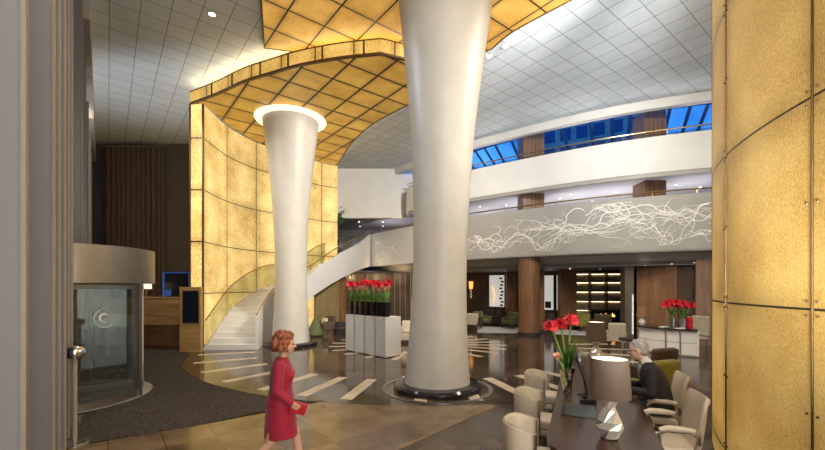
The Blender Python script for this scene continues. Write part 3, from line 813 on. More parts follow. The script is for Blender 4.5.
for i in range(9):
    x = W / 6 - .3 + i * .075; h = random.uniform(.10, .2)
    fl.tube([(x, -.035, .62), (x + .01, -.035, .62 + h * .5), (x, -.035, .62 + h)], [.035, .03, .004], 6)
fl.build('fire', M['flame'], bc)
# books on the shelves: first of each is built, the rest copied
bk = None
for r, z in enumerate((.975, 1.425, 1.905, 2.385)):
    for i in range(3):
        if r == 0 and i > 0: continue
        for j in range(random.randint(5, 7)):
            x = -W / 3 + i * W / 3 - .27 + j * .085; c, s = math.cos(math.radians(-14)), math.sin(math.radians(-14))
            ly = .2; px_ = bc.location.x + x * c - ly * s; py_ = bc.location.y + x * s + ly * c
            lab = 'pale book standing on the %s shelf of the lit bookcase' % ('lowest', 'second lowest', 'third', 'top')[r]
            if bk is None:
                bk = thing('book', lab, 'book', (px_, py_, z), math.radians(-14), 'books in the lit bookcase')
                MB().box((0, 0, .12), (.06, .16, .24)).build('cover', M['book1'], bk); MB().box((0, .005, .12), (.045, .155, .242)).build('pages', M['paper'], bk)
            else:
                b = dup(bk, (px_, py_, z), math.radians(-14) , lab, scale=random.uniform(.75, 1.1))

# lounge seating ----------------------------------------------------------
def armchair(name, lab, loc, rz, m, legm='darkwood', w_=.72, h_=.82, d_=.72, cat='armchair', frame=None):
    t = thing(name, lab, cat, loc, rz)
    MB().box((0, .02, .34), (w_ - .2, d_ - .12, .18)).build('seat', m, t, bevel=.04)
    MB().box((0, d_ / 2 - .09, .58), (w_ - .06, .16, h_ - .34), rx=math.radians(-9)).build('backrest', m, t, bevel=.05)
    for s in (-1, 1): MB().box((s * (w_ / 2 - .06), -.02, .42), (.11, d_ - .08, .36)).build('armrest', M[frame] if frame else m, t, bevel=.035)
    for sx in (-1, 1):
        for sy in (-1, 1): MB().tube([(sx * (w_ / 2 - .08), sy * (d_ / 2 - .09), 0), (sx * (w_ / 2 - .1), sy * (d_ / 2 - .11), .28)], [.018, .026], 8).build('leg', M[legm], t)
    return t
# local -y is the front of the chair
armchair('armchair', 'beige armchair with dark wooden arms just right of the big column', (PX(473, 19.3), 19.3, 0), math.radians(150), M['beigefab'], frame='darkwood', w_=.8)
armchair('armchair', 'lime green armchair behind the beige armchair', (PX(482, 20.4), 20.4, 0), math.radians(35), M['green'])
armchair('armchair', 'green tilted armchair in front of the dark sofa', (PX(511, 19.7), 19.7, 0), math.radians(-50), M['green'])
armchair('armchair', 'grey-green armchair left of the bookcase', (PX(580, 18.6), 18.6, 0), math.radians(-60), M['olive'])
armchair('armchair', 'brown rounded armchair in front of the fireplace', (PX(601, 17.8), 17.8, 0), math.radians(170), M['brownfab'], w_=.8, h_=.95)
armchair('armchair', 'dark brown armchair with cream cushion beside the white column', (PX(325.5, 17.2), 17.2, 0), math.radians(-40), M['brownfab'], w_=.64)
cu_ = MB().box((0, 0, 0), (.34, .12, .30), rx=math.radians(-15)).build('cushion', M['cream'], None, (PX(324.5, 17.08), 17.08, .60), math.radians(-40), bevel=.05)
tag(cu_, 'cream cushion on the dark brown armchair', 'cushion')
gcone = thing('pouffe', 'tapered lime green pouffe at the foot of the amber wall', 'pouffe', (PX(315.5, 16.6), 16.6, 0))
MB().lathe([(.30, .05), (.32, .10), (.20, .5), (.07, .78), (.03, .82)], n=24).build('cushion', M['green'], gcone)
MB().lathe([(.24, 0), (.24, .05)], n=24).build('base', M['darkwood'], gcone)
po = thing('pouffe', 'dark round drum pouffe left of the white planters', 'pouffe', (PX(339.5, 17.9), 17.9, 0))
MB().lathe([(.02, .0), (.28, .0), (.30, .08), (.30, .44), (.27, .5), (.02, .52)], n=28).build('cushion', M['darkfab'], po)
MB().lathe([(.302, .22), (.306, .25), (.302, .28)], n=28, caps=False).build('piping', M['brownfab'], po)
def sofa(lab, loc, rz, L_, m, cush=3):
    t = thing('sofa', lab, 'sofa', loc, rz)
    MB().box((0, 0, .23), (L_, .8, .26)).build('base', m, t, bevel=.04)
    for k in range(cush):
        ww = (L_ - .3) / cush
        MB().box((-L_ / 2 + .15 + ww * (k + .5), -.05, .42), (ww - .02, .66, .14)).build('seat_cushion', m, t, bevel=.04)
        MB().box((-L_ / 2 + .15 + ww * (k + .5), .30, .62), (ww - .02, .16, .36), rx=math.radians(-10)).build('back_cushion', m, t, bevel=.05)
    for s in (-1, 1): MB().box((s * (L_ / 2 - .08), 0, .40), (.16, .8, .42)).build('armrest', m, t, bevel=.05)
    for sx in (-1, 1):
        for sy in (-1, 1): MB().box((sx * (L_ / 2 - .1), sy * .33, .05), (.06, .06, .1)).build('leg', M['darkwood'], t)
    return t
sofa('long dark sofa against the lounge back wall', (PX(491, 21.7), 21.7, 0), math.radians(-28), 1.3, M['darkfab'])
sofa('cream sofa half hidden behind the big white column', (.3, 14.9, 0), math.radians(5), 1.7, M['beigefab'], 2)
sofa('dark sofa under the pale window with dark curtain', (PX(546, 19.5), 19.5, 0), math.radians(-30), 1.05, M['darkfab'], 2)
tag(MB().prism([(3.0, 17.9), (5.6, 17.6), (5.6, 19.9), (3.4, 20.9)], .002, .02).build('rug', M['rug']), 'pale rug under the green armchairs', 'rug')
tag(MB().prism([(6.3, 17.3), (8.6, 16.3), (9.6, 18.9), (7.2, 19.8)], .002, .02).build('rug', M['rug']), 'pale rug in front of the bookcase', 'rug')
ct = thing('coffee_table', 'low dark coffee table in front of the bookcase', 'table', (PX(615, 16.7), 16.7, .0))
MB().box((0, 0, .42), (.9, .6, .05)).build('tabletop', M['darkwood'], ct)
for sx in (-1, 1):
    for sy in (-1, 1): MB().box((sx * .4, sy * .25, .2), (.05, .05, .4)).build('leg', M['darkwood'], ct)
armchair('side_chair', 'beige side chair right of the far table lamp', (PX(616, 13.4), 13.4, 0), math.radians(160), M['beigefab'], w_=.6, h_=.95, d_=.6, cat='chair')
so = thing('stool', 'small dark round stool beside the beige side chair', 'stool', (PX(626, 12.4), 12.4, 0))
MB().lathe([(.02, .40), (.20, .40), (.22, .44), (.20, .48), (.02, .49)], n=24).build('seat', M['darkfab'], so)
for k in range(4): MB().tube([(.2 * math.cos(k * PI / 2 + .5), .2 * math.sin(k * PI / 2 + .5), 0), (.13 * math.cos(k * PI / 2 + .5), .13 * math.sin(k * PI / 2 + .5), .41)], .014).build('leg', M['steel'], so)

# ================================================================== reception corner
rd = thing('reception_counter', 'tall golden oak reception counter with darker lower band', 'counter', (-9.3, 13.45, 0))
MB().box((0, 0, 1.26), (2.95, .6, .90)).build('counter_front', M['oak'], rd, bevel=.01)
MB().box((0, .02, .46), (2.90, .56, .70)).build('lower_band', M['oakband'], rd)
MB().box((0, .02, .055), (2.86, .5, .11)).build('base', M['brass'], rd)
MB().box((0, 0, 1.73), (3.0, .66, .05)).build('counter_top', M['oak'], rd, bevel=.008)
ki = thing('display_stand', 'upright oak display stand with a dark screen beside the amber wall', 'display', (PX(191, 12.6), 12.62, 0))
hk = PZ(287, 12.6)
MB().box((0, 0, hk / 2), (.68, .16, hk)).build('stand_body', M['oak'], ki, bevel=.008)
MB().box((.03, -.085, (PZ(291, 12.5) + PZ(323, 12.5)) / 2), (.50, .02, 1.02)).build('screen', M['screen'], ki)
MB().box((.03, -.082, (PZ(291, 12.5) + PZ(323, 12.5)) / 2), (.54, .012, 1.06)).build('screen_bezel', M['brownwood'], ki)
mo = thing('wall_monitor', 'black framed screen with blue glowing edges above the counter', 'screen', (PX(177, 13.9), 13.9, 0))
MB().box((0, 0, 2.2), (.98, .10, .92)).build('casing', M['black'], mo, bevel=.01)
MB().box((-.44, -.055, 2.2), (.07, .02, .86)).box((0, -.055, 2.61), (.9, .02, .04)).box((.46, -.055, 2.2), (.03, .02, .86)).box((-.28, -.055, 1.9), (.22, .02, .22)).build('blue_edge', M['bluescreen'], mo)
MB().box((0, 0, .87), (.12, .08, 1.74)).build('stand_post', M['black'], mo)
cl = thing('table_lamp', 'small white-shaded lamp on the reception counter behind the door glass', 'lamp', (PX(144, 13.2), 13.3, 1.755))
MB().lathe([(.09, 0), (.09, .015), (.012, .03), (.012, .30)], n=16).build('stem', M['brass'], cl)
MB().lathe([(.17, .28), (.16, .48)], n=24, caps=False).build('lamp_shade', glow('white_shade', (1, .86, .66), .8), cl)

# ================================================================== revolving door
dc = (-6.65, 7.35)
rv = thing('revolving_door', 'bronze drum-topped glass revolving door with an etched letter C', 'door', (dc[0], dc[1], 0))
MB().lathe([(1.3, 2.17), (1.50, 2.17), (1.50, 2.82), (1.44, 2.83), (.01, 2.83)], n=72).build('canopy_drum', M['bronze'], rv)
MB().lathe([(.01, 2.20), (1.32, 2.19), (1.32, 2.16), (.01, 2.16)], n=48).build('drum_ceiling', M['bulkhead'], rv)
for a0, a1 in ((-78, 6), (112, 190)):
    MB().ribbon(arc((0, 0), 1.37, a0, a1, 24), .10, 2.17, .016, 1).build('curved_glass', M['glass'], rv)
    MB().ribbon(arc((0, 0), 1.40, a0, a1, 24), .012, .14, .07, 1).build('bottom_rail', M['bronze'], rv)
    for a in (a0, a1):
        MB().box((1.38 * math.cos(math.radians(a)), 1.38 * math.sin(math.radians(a)), 1.09), (.11, .10, 2.16), math.radians(a)).build('door_post', M['bronze'], rv)
MB().tube([(0, 0, .01), (0, 0, 2.17)], .05, 12).build('centre_shaft', M['steel'], rv)
for k in range(3):
    a = math.radians(40 + 120 * k); t = (math.cos(a), math.sin(a))
    lf = MB().box((t[0] * .68, t[1] * .68, 1.13), (1.2, .012, 1.9), a).build('door_leaf', M['glass'], rv)
    fb = MB().box((t[0] * .68, t[1] * .68, .10), (1.26, .05, .14), a).box((t[0] * .68, t[1] * .68, 2.10), (1.26, .05, .09), a).box((t[0] * 1.28, t[1] * 1.28, 1.1), (.05, .05, 2.1), a).box((t[0] * .08, t[1] * .08, 1.1), (.05, .05, 2.1), a)
    fb.build('leaf_frame', M['bronze'], lf)
    MB().tube([(t[0] * 1.1 - t[1] * .05, t[1] * 1.1 + t[0] * .05, .9), (t[0] * 1.1 - t[1] * .05, t[1] * 1.1 + t[0] * .05, 1.25)], .015).build('push_bar', M['chrome'], lf)
em = MB()
def on_drum(ang, z, r=1.382): return (r * math.cos(math.radians(ang)), r * math.sin(math.radians(ang)), z)
for R_, r_, s0, s1 in ((.165, .026, 42, 318), (.070, .013, 20, 300)):
    pts = []
    for i in range(33):
        g = math.radians(s0 + (s1 - s0) * i / 32)
        pts.append(on_drum(-23 + math.degrees(R_ * math.cos(g) / 1.38), 1.56 + R_ * math.sin(g)))
    em.tube(pts, [r_ * (.45 + .9 * math.sin(PI * i / 32)) for i in range(33)], 5, True, True, .25)
em.build('etched_emblem', M['etch'], rv)
struct(MB().lathe([(.001, .012), (1.46, .012), (1.46, .016), (.001, .016)], c=(dc[0], dc[1], 0), n=64).build('floor_door_disc', M['outside']))
# chrome bollard
bo = thing('bollard', 'chrome ball-topped bollard beside the facade pillars', 'bollard', (PX(74.5, 5.22), 5.22, .002))
MB().lathe([(.17, 0), (.17, .012), (.13, .028), (.05, .045), (.03, .05)], n=32).build('base_plate', M['chrome'], bo)
MB().lathe([(.03, .04), (.03, 1.14)], n=16).build('post', M['pillar_edge'], bo)
MB().ell((0, 0, 1.22), (.12, .12, .095), 28, 16).build('ball_cap', M['chrome'], bo)

# ================================================================== flowers
def petals(mb, c, d, r, n=6, flare=.75, wd=.34):
    d = Vector(d).normalized(); a = d.orthogonal().normalized(); b = d.cross(a)
    for k in range(n):
        g = 2 * PI * k / n + (.25 if k % 2 else 0); u = a * math.cos(g) + b * math.sin(g); s = d.cross(u)
        vs = []
        for i in range(5):
            t = i / 4
            along = d * (r * (.95 * t - .28 * t * t * flare)) + u * (r * (.10 + flare * t ** 1.6))
            wi = r * wd * math.sin(PI * (.10 + .86 * t)) + .002
            for j in (-1, 0, 1): vs.append(Vector(c) + along + s * (wi * j) - (d * (r * .06 * (1 - abs(j))) if j == 0 else Vector((0, 0, 0))))
        mb.add(vs, [(i * 3 + j, i * 3 + j + 1, (i + 1) * 3 + j + 1, (i + 1) * 3 + j) for i in range(4) for j in (0, 1)], True)
    return mb
def blade(mb, p, ang, L_, wd, lean):
    pts = []; rs = []
    for i in range(7):
        u = i / 6
        pts.append((p[0] + math.cos(ang) * lean * u * u, p[1] + math.sin(ang) * lean * u * u, p[2] + L_ * (u - .25 * lean / max(.05, L_) * u ** 3)))
        rs.append(wd * (math.sin(PI * (.2 + .78 * u)) + .05))
    return mb.tube(pts, rs, 6, True, True, .15)
def flower(name, lab, loc, h, m, heads, r, group=None, nleaf=2, cat='flower', bend=(0, 0), leafL=.5):
    t = thing(name, lab, cat, loc, 0, group)
    top = (bend[0], bend[1], h)
    MB().tube([(0, 0, 0), (bend[0] * .3, bend[1] * .3, h * .5), top], [.010, .009, .008], 8).build('stem', M['stem'], t)
    for k in range(heads):
        a = 2 * PI * k / max(1, heads) + .5
        d = (math.cos(a), math.sin(a), .35) if heads > 1 else (0, 0, 1)
        petals(MB(), top, d, r, 6, .75 if heads > 1 else .42, .36).build('blossom', m, t, weld=True)
    for k in range(nleaf):
        blade(MB(), (0, 0, 0), k * 2.4 + .6, leafL * h, .022, .14).build('leaf', M['leaf'], t)
    return t
# row of white planters
p0 = Vector((-2.2, 12.85)); p1 = Vector((-.80, 11.45)); dv = (p1 - p0).normalized(); pv = Vector((-dv.y, dv.x)); prz = math.atan2(dv.y, dv.x)
plabs = ['leftmost white block planter of the row', 'second white block planter from the left', 'third white block planter from the left', 'rightmost white block planter, nearest the big column']
for i, (s, wd) in enumerate(((.21, .42), (.72, .42), (1.23, .42), (1.76, .46))):
    c = p0 + dv * s + pv * .31
    t = thing('planter', plabs[i], 'planter', (c.x, c.y, .006), prz, 'white block planters')
    MB().box((0, 0, .61), (wd, .62, 1.18)).build('planter_body', M['planter'], t, bevel=.006)
    MB().box((0, 0, .012), (wd - .03, .59, .024)).build('base', M['dark'], t)
    if i < 3: MB().box((wd / 2 + .042, .02, .62), (.06, .5, 1.22)).build('dark_divider', M['gloss_black'], t)
vase0 = None; fl_proto = {}
for i in range(7):
    s = .13 + i * .285
    for row in (0, 1):
        if row and i in (0, 3, 6): continue
        c = p0 + dv * s + pv * (.14 + .30 * row)
        lab = 'tall square black vase in the %s row on the white planters' % ('front' if not row else 'back')
        if vase0 is None:
            vase0 = thing('vase', lab, 'vase', (c.x, c.y, 1.207), prz, 'black vases on the white planters')
            MB().box((0, 0, .22), (.17, .17, .44)).build('vase_body', M['gloss_black'], vase0, bevel=.006)
            MB().box((0, 0, .445), (.14, .14, .012)).build('moss', M['leaf'], vase0)
        else: dup(vase0, (c.x, c.y, 1.207), prz, lab)
        for kind, cnt in (('red', 4), ('pink', 3)):
            if kind == 'pink' and row: continue
            for j in range(cnt):
                a = random.uniform(0, 6.28); q = random.uniform(.01, .06)
                loc = (c.x + q * math.cos(a), c.y + q * math.sin(a) - (.06 if kind == 'pink' else 0), 1.655)
                lab2 = 'red amaryllis rising from the black planter vases' if kind == 'red' else 'pale pink tulip standing low in the black planter vases'
                key = (kind, j % 2)
                if key not in fl_proto:
                    fl_proto[key] = flower('amaryllis' if kind == 'red' else 'tulip', lab2, loc, .52 if kind == 'red' else .36, M['red'] if kind == 'red' else M['pink'], 3 if kind == 'red' else 1, .11 if kind == 'red' else .13, 'red amaryllis on the white planters' if kind == 'red' else 'pink tulips on the white planters', 3, bend=(.03 * (1 - 2 * (j % 2)), .03), leafL=.55)
                else:
                    f = dup(fl_proto[key], loc, a, lab2, scale=random.uniform(.88, 1.12))

# ================================================================== long table, chairs, things on it
TR = -math.atan(.43); TB = Vector((2.48, 5.3)); ax = Vector((.395, .919)); rxv = Vector((.919, -.395))
def TW(lx, ly, z=0.): p = TB + rxv * lx + ax * ly; return (p.x, p.y, z)
tb = thing('long_table', 'long dark walnut table with rounded end in the right foreground', 'table', (TB.x, TB.y, 0), TR)
def rrect(hw, y0, y1, r, n=8):
    out = []
    for cx_, cy_, a in ((hw - r, y1 - r, 0), (-hw + r, y1 - r, 90), (-hw + r, y0 + r, 180), (hw - r, y0 + r, 270)):
        for k in range(n + 1):
            g = math.radians(a + 90 * k / n); out.append((cx_ + r * math.cos(g), cy_ + r * math.sin(g)))
    return out
MB().prism(rrect(.46, -2.5, 2.45, .34), .705, .75).build('tabletop', M['walnut'], tb, bevel=.008)
MB().prism(rrect(.40, -2.42, 2.38, .30), .68, .704).build('apron', M['darkwood'], tb)
for ly in (-1.85, -.1, 1.75):
    MB().box((0, ly, .36), (.12, .62, .66)).build('pedestal', M['darkwood'], tb, bevel=.01)
    MB().box((0, ly, .02), (.26, .66, .03)).build('foot_plate', M['steel'], tb, bevel=.004)
MB().tube([(-.3, -2.2, 0), (-.3, -2.2, .69)], .025, 12).build('leg', M['chrome'], tb)
MB().tube([(.3, -2.2, 0), (.3, -2.2, .69)], .025, 12).build('leg', M['chrome'], tb)

M['silver'] = mat('silvered_facets', (.86, .83, .77), .22, .55, var=.06, scale=9)
def table_lamp(lab, loc, rz, power):
    t = thing('table_lamp', lab, 'lamp', loc, rz)
    MB().lathe([(.055, 0), (.085, .012), (.128, .10), (.118, .16), (.066, .25), (.052, .285), (.088, .345), (.02, .35)], n=8, smooth=False, twist=PI / 8).build('lamp_base', M['silver'], t)
    MB().lathe([(.012, .34), (.012, .44)], n=10).build('lamp_stem', M['brass'], t)
    MB().lathe([(.198, .372), (.174, .715), (.170, .715), (.194, .372), (.198, .372)], n=48, caps=False).build('lamp_shade', M['shade'], t)
    MB().lathe([(.001, .703), (.170, .703), (.170, .697), (.001, .697)], n=40).build('shade_diffuser', M['shade_in'], t)
    t.scale = (.89, .89, 1)
    MB().ell((0, 0, .47), (.03, .03, .045), 12, 8).build('bulb', glow('lamp_bulb', (1, .8, .5), 4), t)
    return t
table_lamp('nearest taupe-shaded table lamp with faceted silver base on the long table', TW(.055, -1.95, .751), .3, 12)
table_lamp('farther taupe-shaded table lamp behind the nearest one on the long table', TW(.08, 2.0, .751), .7, 12)
vs_ = thing('vase', 'tapered chrome vase holding red amaryllis on the long table', 'vase', (PX(567, 5.0), 5.0, .751))
MB().lathe([(.052, 0), (.056, .01), (.092, .31), (.097, .315), (.090, .31), (.05, .03), (.001, .03)], n=14, smooth=False).build('vase_body', M['chrome'], vs_)
def am(px, py, lab, heads, r, m, d=5.0, name='amaryllis'):
    h = PZ(py, d) - .95; x0 = PX(567, d)
    t = thing(name, lab, 'flower', (x0 + (PX(px, d) - x0) * .12, d, .95))
    bx_ = (PX(px, d) - x0) * .9
    MB().tube([(0, 0, -.1), (bx_ * .2, 0, h * .4), (bx_ * .7, 0, h * .8), (bx_, 0, h)], [.015, .014, .012, .010], 10).build('stem', M['stem'], t)
    for k in range(heads):
        a = 2 * PI * k / heads - 1.3
        dd = (math.cos(a) * .9, math.sin(a) * .9, .25 + .12 * (k % 2)) if heads > 1 else (-.35, -.3, .85)
        petals(MB(), (bx_, 0, h), dd, r, 6, .8 if heads > 1 else .4, .42).build('blossom', m, t, weld=True)
    for k in range(3): blade(MB(), (0, .01 * k, -.02), k * 2.1 + .4, min(.55, h * .8), .024, .16).build('leaf', M['leaf'], t)
am(551, 327, 'left coral amaryllis in the chrome vase, large open blooms', 4, .088, M['coral'])
am(561, 325, 'middle red amaryllis behind, in the chrome vase', 4, .085, M['red'], 5.06)
am(571, 321, 'right coral amaryllis in the chrome vase, highest bloom', 4, .088, M['coral'], 4.98)
am(558, 359, 'single pink bud low on the left of the chrome vase', 1, .095, M['pink'], 4.95)
gr = thing('foliage', 'green foliage sprays in the chrome vase under the amaryllis', 'leaves', (PX(568, 5.0), 5.0, 1.03))
for k in range(14): blade(MB(), (.03 * math.cos(k), .03 * math.sin(k), 0), k * 1.9, random.uniform(.18, .36), .03, random.uniform(.05, .16)).build('leaf', M['leaf'], gr)
# desk pad, monitor, phone
dp = thing('desk_pad', 'slate-grey leather desk pad near the left table edge', 'desk pad', TW(-.20, -1.22, .751), TR)
MB().box((0, 0, .004), (.34, .46, .008)).build('pad', M['blotter'], dp, bevel=.003)
MB().box((-.15, 0, .010), (.025, .46, .005)).build('edge_strip', M['black'], dp)
mn = thing('computer_monitor', 'thin black computer monitor seen edge-on behind the near lamp', 'monitor', TW(-.16, -.42, .751), TR)
MB().box((-.02, 0, .34), (.028, .50, .32), ry=math.radians(-20)).build('screen_panel', M['black'], mn, bevel=.006)
MB().box((-.003, 0, .342), (.004, .47, .29), ry=math.radians(-20)).build('screen', M['screen'], mn)
MB().box((.03, 0, .13), (.03, .06, .26), ry=math.radians(-12)).build('stand_neck', M['black'], mn)
MB().box((.03, 0, .008), (.18, .22, .015)).build('stand_foot', M['black'], mn, bevel=.004)
ph = thing('desk_phone', 'black desk telephone beside the near lamp base', 'telephone', TW(-.10, -.82, .751), TR)
MB().box((0, 0, .03), (.18, .2, .045), ry=math.radians(-10)).build('phone_body', M['black'], ph, bevel=.008)
MB().tube([(-.05, -.1, .07), (-.05, -.07, .095), (-.05, .07, .095), (-.05, .1, .07)], [.022, .016, .016, .022], 10).build('handset', M['black'], ph)
kp = MB()
for i in range(3):
    for j in range(4): kp.box((.015 + .028 * i, -.05 + .03 * j, .060 + .005 * i), (.018, .018, .008))
kp.build('keypad', M['steel'], ph)
MB().tube([(-.05, .1, .06), (.0, .13, .02), (.07, .12, .02), (.09, .07, .03)], .006, 6).build('cord', M['black'], ph)

def tub_chair(lab, loc, rz):
    """faces local +x"""
    t = thing('tub_chair', lab, 'chair', loc, rz, 'cream tub chairs along the left of the table'); t.scale = (.86, .86, .98)
    path = [(.10, -.255), (.03, -.265), (-.06, -.262)] + [(-.06 + .215 * math.cos(math.radians(a)) * 1.0, .262 * math.sin(math.radians(a))) for a in range(255, 104, -10)] + [(-.06, .262), (.03, .265), (.10, .255)]
    n = len(path); top = []
    for p in path: top.append(.72 + .06 * max(0, min(1, (.10 - p[0]) / .25)))
    mb = MB(); N = normals(path); th = .055
    sec = []
    for i, p in enumerate(path):
        q = (N[i][0], N[i][1]); z1 = top[i]
        lean = .03
        pr = [(0, .30), (.008, .5), (.0 + .0, z1 - .03), (th * .2, z1 - .006), (th * .5, z1), (th * .8, z1 - .006), (th, z1 - .03), (th + .004, .5), (th, .30)]
        sec.append([(p[0] - q[0] * (u - th * .5) - q[0] * 0, p[1] - q[1] * (u - th * .5), z) for u, z in pr])
    m_ = len(sec[0]); vs = [v for s_ in sec for v in s_]
    fs = [(i * m_ + k, i * m_ + (k + 1) % m_, (i + 1) * m_ + (k + 1) % m_, (i + 1) * m_ + k) for i in range(n - 1) for k in range(m_)]
    mb.add(vs, fs, True); mb.add(sec[0], [tuple(range(m_))]); mb.add(sec[-1], [tuple(range(m_))[::-1]])
    mb.build('backrest_shell', M['cream'], t, weld=True)
    MB().tube([(s_[4][0], s_[4][1], s_[4][2] + .002) for s_ in sec], .0075, 6).build('rim_piping', M['beigefab'], t)
    MB().box((.06, 0, .40), (.46, .45, .13)).build('seat', M['cream'], t, bevel=.04, seg=3)
    MB().box((.0, 0, .30), (.42, .44, .08)).build('seat_base', M['cream'], t, bevel=.02)
    for sx in (-.17, .17):
        for sy in (-.18, .18): MB().tube([(sx, sy, 0), (sx * .95, sy * .95, .27)], [.014, .02], 8).build('leg', M['darkwood'], t)
    return t
tub_chair('nearest cream tub chair at the rounded end of the table', TW(-.66, -1.80), TR + .06)
tub_chair('middle cream tub chair of the three along the table', TW(-.72, -.62), TR + .0)
tub_chair('farthest cream tub chair, beside the chrome vase', TW(-.74, .56), TR - .05)

def desk_chair(lab, loc, rz, m='cream'):
    """faces local -x"""
    t = thing('desk_chair', lab, 'chair', loc, rz)
    MB().box((0, 0, .47), (.50, .48, .10)).build('seat', M[m], t, bevel=.035, seg=3)
    # back: curved padded slab with rolled top
    prof = [(.20, .46), (.235, .62), (.262, .80), (.285, .96), (.318, 1.02), (.345, 1.0), (.34, .97), (.325, .95), (.31, .80), (.285, .62), (.255, .46)]
    vs = []; W2 = .235; ns = 7
    for j in range(ns):
        y = -W2 + 2 * W2 * j / (ns - 1); cv = -.035 * (1 - (y / W2) ** 2) * -1
        for x, z in prof: vs.append((x + cv, y * (1 - .06 * (z - .46)), z))
    k_ = len(prof)
    fs = [(j * k_ + i, j * k_ + (i + 1) % k_, (j + 1) * k_ + (i + 1) % k_, (j + 1) * k_ + i) for j in range(ns - 1) for i in range(k_)]
    mb = MB().add(vs, fs, True); mb.add(vs[:k_], [tuple(range(k_))[::-1]]); mb.add(vs[-k_:], [tuple(range(k_))])
    mb.build('backrest', M[m], t, weld=True)
    for s in (-1, 1):
        y = s * .285
        a = MB().tube([(.25, s * .25, .58), (.235, y, .66), (.16, y, .70), (-.04, y, .70), (-.10, y, .66), (-.10, y, .55), (-.06, s * .25, .46)], .018, 10)
        fr_ = a.build('armrest', M['bronze'], t)
        MB().tube([(.20, y, .712), (.08, y, .722), (-.03, y, .722), (-.10, y, .70)], [.022, .030, .030, .022], 10).build('arm_pad', M[m], fr_)
    MB().tube([(0, 0, .10), (0, 0, .43)], .03, 12).build('gas_post', M['chrome'], t)
    for k in range(5):
        a = 2 * PI * k / 5 + .3; c_, s_ = math.cos(a), math.sin(a)
        lg = MB().tube([(0, 0, .12), (c_ * .16, s_ * .16, .10), (c_ * .28, s_ * .28, .07)], [.03, .022, .016], 8).build('base_leg', M['chrome'], t)
        MB().lathe([(.001, -.02), (.028, -.02), (.028, .02), (.001, .02)], n=14).build('caster', M['black'], lg)
        ca_ = lg.children[0]; ca_.location = (c_ * .28, s_ * .28, .029); ca_.rotation_euler = (PI / 2, 0, a)
    return t
desk_chair('empty cream high-back desk chair in the right foreground', TW(.60, -1.08), TR + .10)
desk_chair('cream high-back desk chair the grey-haired man sits in', TW(.66, -.06), TR + .04)
armchair('armchair', 'olive armchair beyond the seated man at the table', (3.90, 6.45, 0), math.radians(203), M['olive'], w_=.66, h_=1.05, d_=.62)
armchair('armchair', 'dark brown armchair beyond the olive armchair', (4.58, 7.45, 0), math.radians(200), M['brownfab'], w_=.62, h_=1.12, d_=.6)

# ================================================================== background desk at right
bd = thing('curved_desk', 'curved pale panelled desk with dark glass top at the back right', 'desk', (0, 0, .006))
bp = spline([(PX(638, 12.9), 12.9), (PX(655, 12.35), 12.35), (PX(676, 11.85), 11.85), (PX(698, 11.55), 11.55)], 6)
bpo = bp
MB().ribbon(bpo, .42, .78, .04).build('front_panel', M['ceramic'], bd); MB().ribbon(bpo, .05, .40, .04).build('front_panel', M['ceramic'], bd)
MB().ribbon(offset(bpo, .02), 0, .78, .02).build('inner_panel', M['greywhite'], bd)
MB().ribbon(offset(bpo, .03), 0, .06, .3).build('base', M['dark'], bd)
MB().strip(offset(bpo, -.10), offset(bpo, .62), .79, .83).build('desk_top', M['gloss_black'], bd)
for i in (0, 9, 13): MB().box((bpo[i][0] + .0, bpo[i][1] - .03, .41), (.03, .02, .80)).build('panel_post', M['steel'], bd)
MB().box((bpo[-1][0] + .02, bpo[-1][1] + .2, .41), (.04, .4, .78)).build('end_panel', M['ceramic'], bd)
BZ = .838
l3 = thing('table_lamp', 'brown-shaded lamp with white base on the back right desk', 'lamp', (PX(642.5, 12.95), 12.98, BZ))
MB().lathe([(.05, 0), (.10, .07), (.10, .13), (.05, .22), (.06, .27), (.02, .28)], n=20).build('lamp_base', M['ceramic'], l3)
MB().lathe([(.17, .28), (.13, .62)], n=28, caps=False).build('lamp_shade', M['darkshade'], l3)
for k, (px, d, lab) in enumerate(((672.5, 12.15, 'left grey pot of red amaryllis on the back right desk'), (683.5, 11.9, 'right grey pot of red amaryllis on the back right desk'))):
    loc = (PX(px, d), d, BZ)
    t = thing('flower_pot', lab, 'pot', loc)
    MB().lathe([(.10, 0), (.13, .30), (.12, .30), (.10, .27), (.001, .27)], n=24).build('pot_body', M['steel'], t)
    MB().lathe([(.001, .275), (.115, .275)], n=20, caps=False).build('soil', M['dark'], t)
    for j in range(4):
        a = j * 1.6 + k
        flower('amaryllis', 'red amaryllis stem in the %s grey pot' % ('left' if k == 0 else 'right'), (loc[0] + .05 * math.cos(a), loc[1] + .05 * math.sin(a), BZ + .28), random.uniform(.38, .52), M['red'], 4, .13, 'amaryllis in the %s grey pot' % ('left' if k == 0 else 'right'), 3, bend=(.16 * math.cos(a), .08 * math.sin(a)), leafL=.8)
rb = thing('red_folder', 'red upright folder right of the grey flower pots', 'folder', (PX(689.5, 11.78), 11.78, BZ))
MB().box((0, 0, .18), (.10, .16, .36)).build('cover', M['red'], rb, bevel=.004); MB().box((.0, .003, .18), (.08, .158, .365)).build('pages', M['paper'], rb)
bx2 = thing('desk_chair', 'pale desk chair behind the right end of the back desk', 'chair', (PX(696, 12.45), 12.45, 0), math.radians(-70))
MB().box((0, 0, .47), (.5, .5, .1)).build('seat', M['beigefab'], bx2, bevel=.03)
MB().box((0, .22, .86), (.52, .1, .62)).build('backrest', M['beigefab'], bx2, bevel=.03)
for sx in (-1, 1):
    for sy in (-1, 1): MB().tube([(sx * .2, sy * .2, 0), (sx * .2, sy * .2, .44)], .016).build('leg', M['steel'], bx2)
